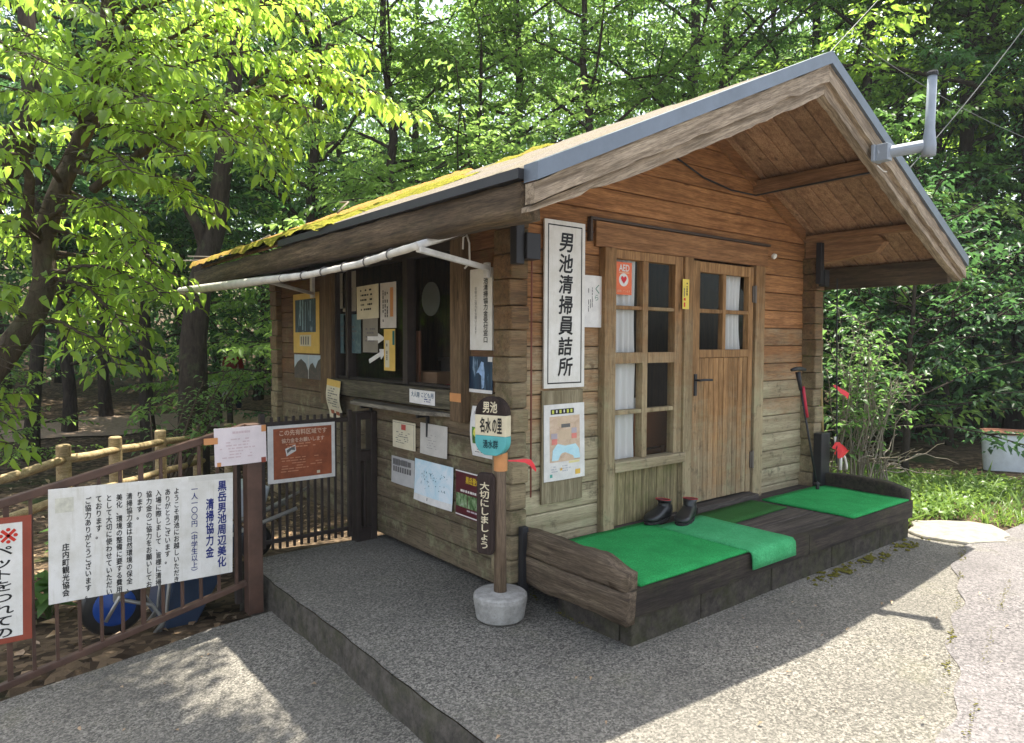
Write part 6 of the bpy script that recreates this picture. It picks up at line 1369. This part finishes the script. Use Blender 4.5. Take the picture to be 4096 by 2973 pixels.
# grass patch on the right
r9 = np.random.default_rng(8); n = 9000
gx_ = r9.uniform(5.98, 10.5, n); gy_ = r9.uniform(1.6, 4.4, n)
keep = (gy_ > 2.42+.1*np.sin(gx_*7)+np.maximum(0, 6.75-gx_)*0) | ((gx_ > 6.85) & (gy_ > 2.0+.12*np.sin(gx_*5))); gx_, gy_ = gx_[keep], gy_[keep]
k2 = (gx_ < 9.2) | (gy_ < 2.3); gx_, gy_ = gx_[k2], gy_[k2]; n = len(gx_)
Pg = np.stack([gx_, gy_, [terrain(x, y)-.01 for x, y in zip(gx_, gy_)]], 1); az_ = r9.uniform(0, 6.28, n); Dg = np.stack([np.cos(az_)*.5, np.sin(az_)*.5, np.ones(n)], 1)+r9.normal(0, .15, (n, 3)); Ng = np.stack([np.cos(az_), np.sin(az_), -np.ones(n)*.3], 1)
Lg = r9.uniform(.06, .17, n)*np.where(r9.uniform(0, 1, n) < .06, 1.7, 1)
o = bpy.data.objects.new('grass', leaf_mesh('grass', Pg, Dg, -Ng, Lg, GRASSM, .11, .28, .03)); COL.objects.link(o); o['kind'] = 'stuff'; o['label'] = 'sunlit tall grass right of the porch'
n = 2600; gx_ = r9.uniform(6.0, 9.6, n); gy_ = 2.35+np.abs(r9.normal(0, .8, n)); Pg = np.stack([gx_, gy_, [terrain(x, y)+r9.uniform(.02, .12) for x, y in zip(gx_, gy_)]], 1)
k2 = ~((gx_ < 6.75) & (gy_ < 2.5)) & ((gx_ < 9.1) | (gy_ < 2.3)); Pg = Pg[k2]; n = len(Pg)
o = bpy.data.objects.new('ground_cover', leaf_mesh('ground_cover', Pg, r9.normal(0, 1, (n, 3))*np.array([1, 1, .3]), r9.normal(0, .3, (n, 3))+np.array([0, 0, 1]), r9.uniform(.04, .09, n), GRASSM, .6)); COL.objects.link(o); o['kind'] = 'stuff'; o['label'] = 'small leafy weeds among the grass'
# fallen leaves on the paving and leaf litter
r9 = np.random.default_rng(6); n = 900; lx = r9.uniform(-2.5, 4, n); ly = r9.uniform(4.45, 13, n); Pl = np.stack([lx, ly, [terrain(x, y)+.015 for x, y in zip(lx, ly)]], 1)
k2 = ~((lx > 1.5) & (ly < 7.2)); Pl = Pl[k2]; n = len(Pl)
o = bpy.data.objects.new('fallen_leaves', leaf_mesh('fallen_leaves', Pl, r9.normal(0, 1, (n, 3))*np.array([1, 1, .15]), r9.normal(0, .25, (n, 3))+np.array([0, 0, 1]), r9.uniform(.06, .13, n), picmat('dry_leaf', [(.10, .06, .03), (.24, .15, .08), (.38, .27, .16), (.45, .34, .2)], (3, 3, 3), 3), .5)); COL.objects.link(o); o['kind'] = 'stuff'; o['label'] = 'dry brown leaves lying on the forest floor'
n = 70; lx = r9.uniform(.3, 5.5, n); ly = np.where(lx < 1.5, r9.uniform(2.5, 4.4, n), r9.uniform(1.1, 2.3, n)); Pl = np.stack([lx, ly, [(ramp_z(x, y) if x < 1.55 else .012)+.008 for x, y in zip(lx, ly)]], 1)
o = bpy.data.objects.new('paving_litter', leaf_mesh('paving_litter', Pl, r9.normal(0, 1, (n, 3))*np.array([1, 1, .1]), r9.normal(0, .2, (n, 3))+np.array([0, 0, 1]), r9.uniform(.012, .035, n), bpy.data.materials['dry_leaf'], .5)); COL.objects.link(o); o['kind'] = 'stuff'; o['label'] = 'small dry leaves scattered on the paving'

# ------------------------------------------------------------------ haze volume: faint distant air, plus a lens veil added as haze
hz = MB().box(-95, 155, -65, 155, -3, 60)
hm = bpy.data.materials.new('haze'); hm.use_nodes = True; ht = hm.node_tree; ht.nodes.clear()
ho = ht.nodes.new('ShaderNodeOutputMaterial'); hv_ = ht.nodes.new('ShaderNodeVolumePrincipled'); hv_.inputs['Density'].default_value = .0009; hv_.inputs['Color'].default_value = (.92, .96, 1, 1); hv_.inputs['Anisotropy'].default_value = .0
ht.links.new(hv_.outputs[0], ho.inputs['Volume'])
h_ = struct('haze', hz, hm, 'stuff'); h_['label'] = 'thin pale haze added for distance and lens veil'
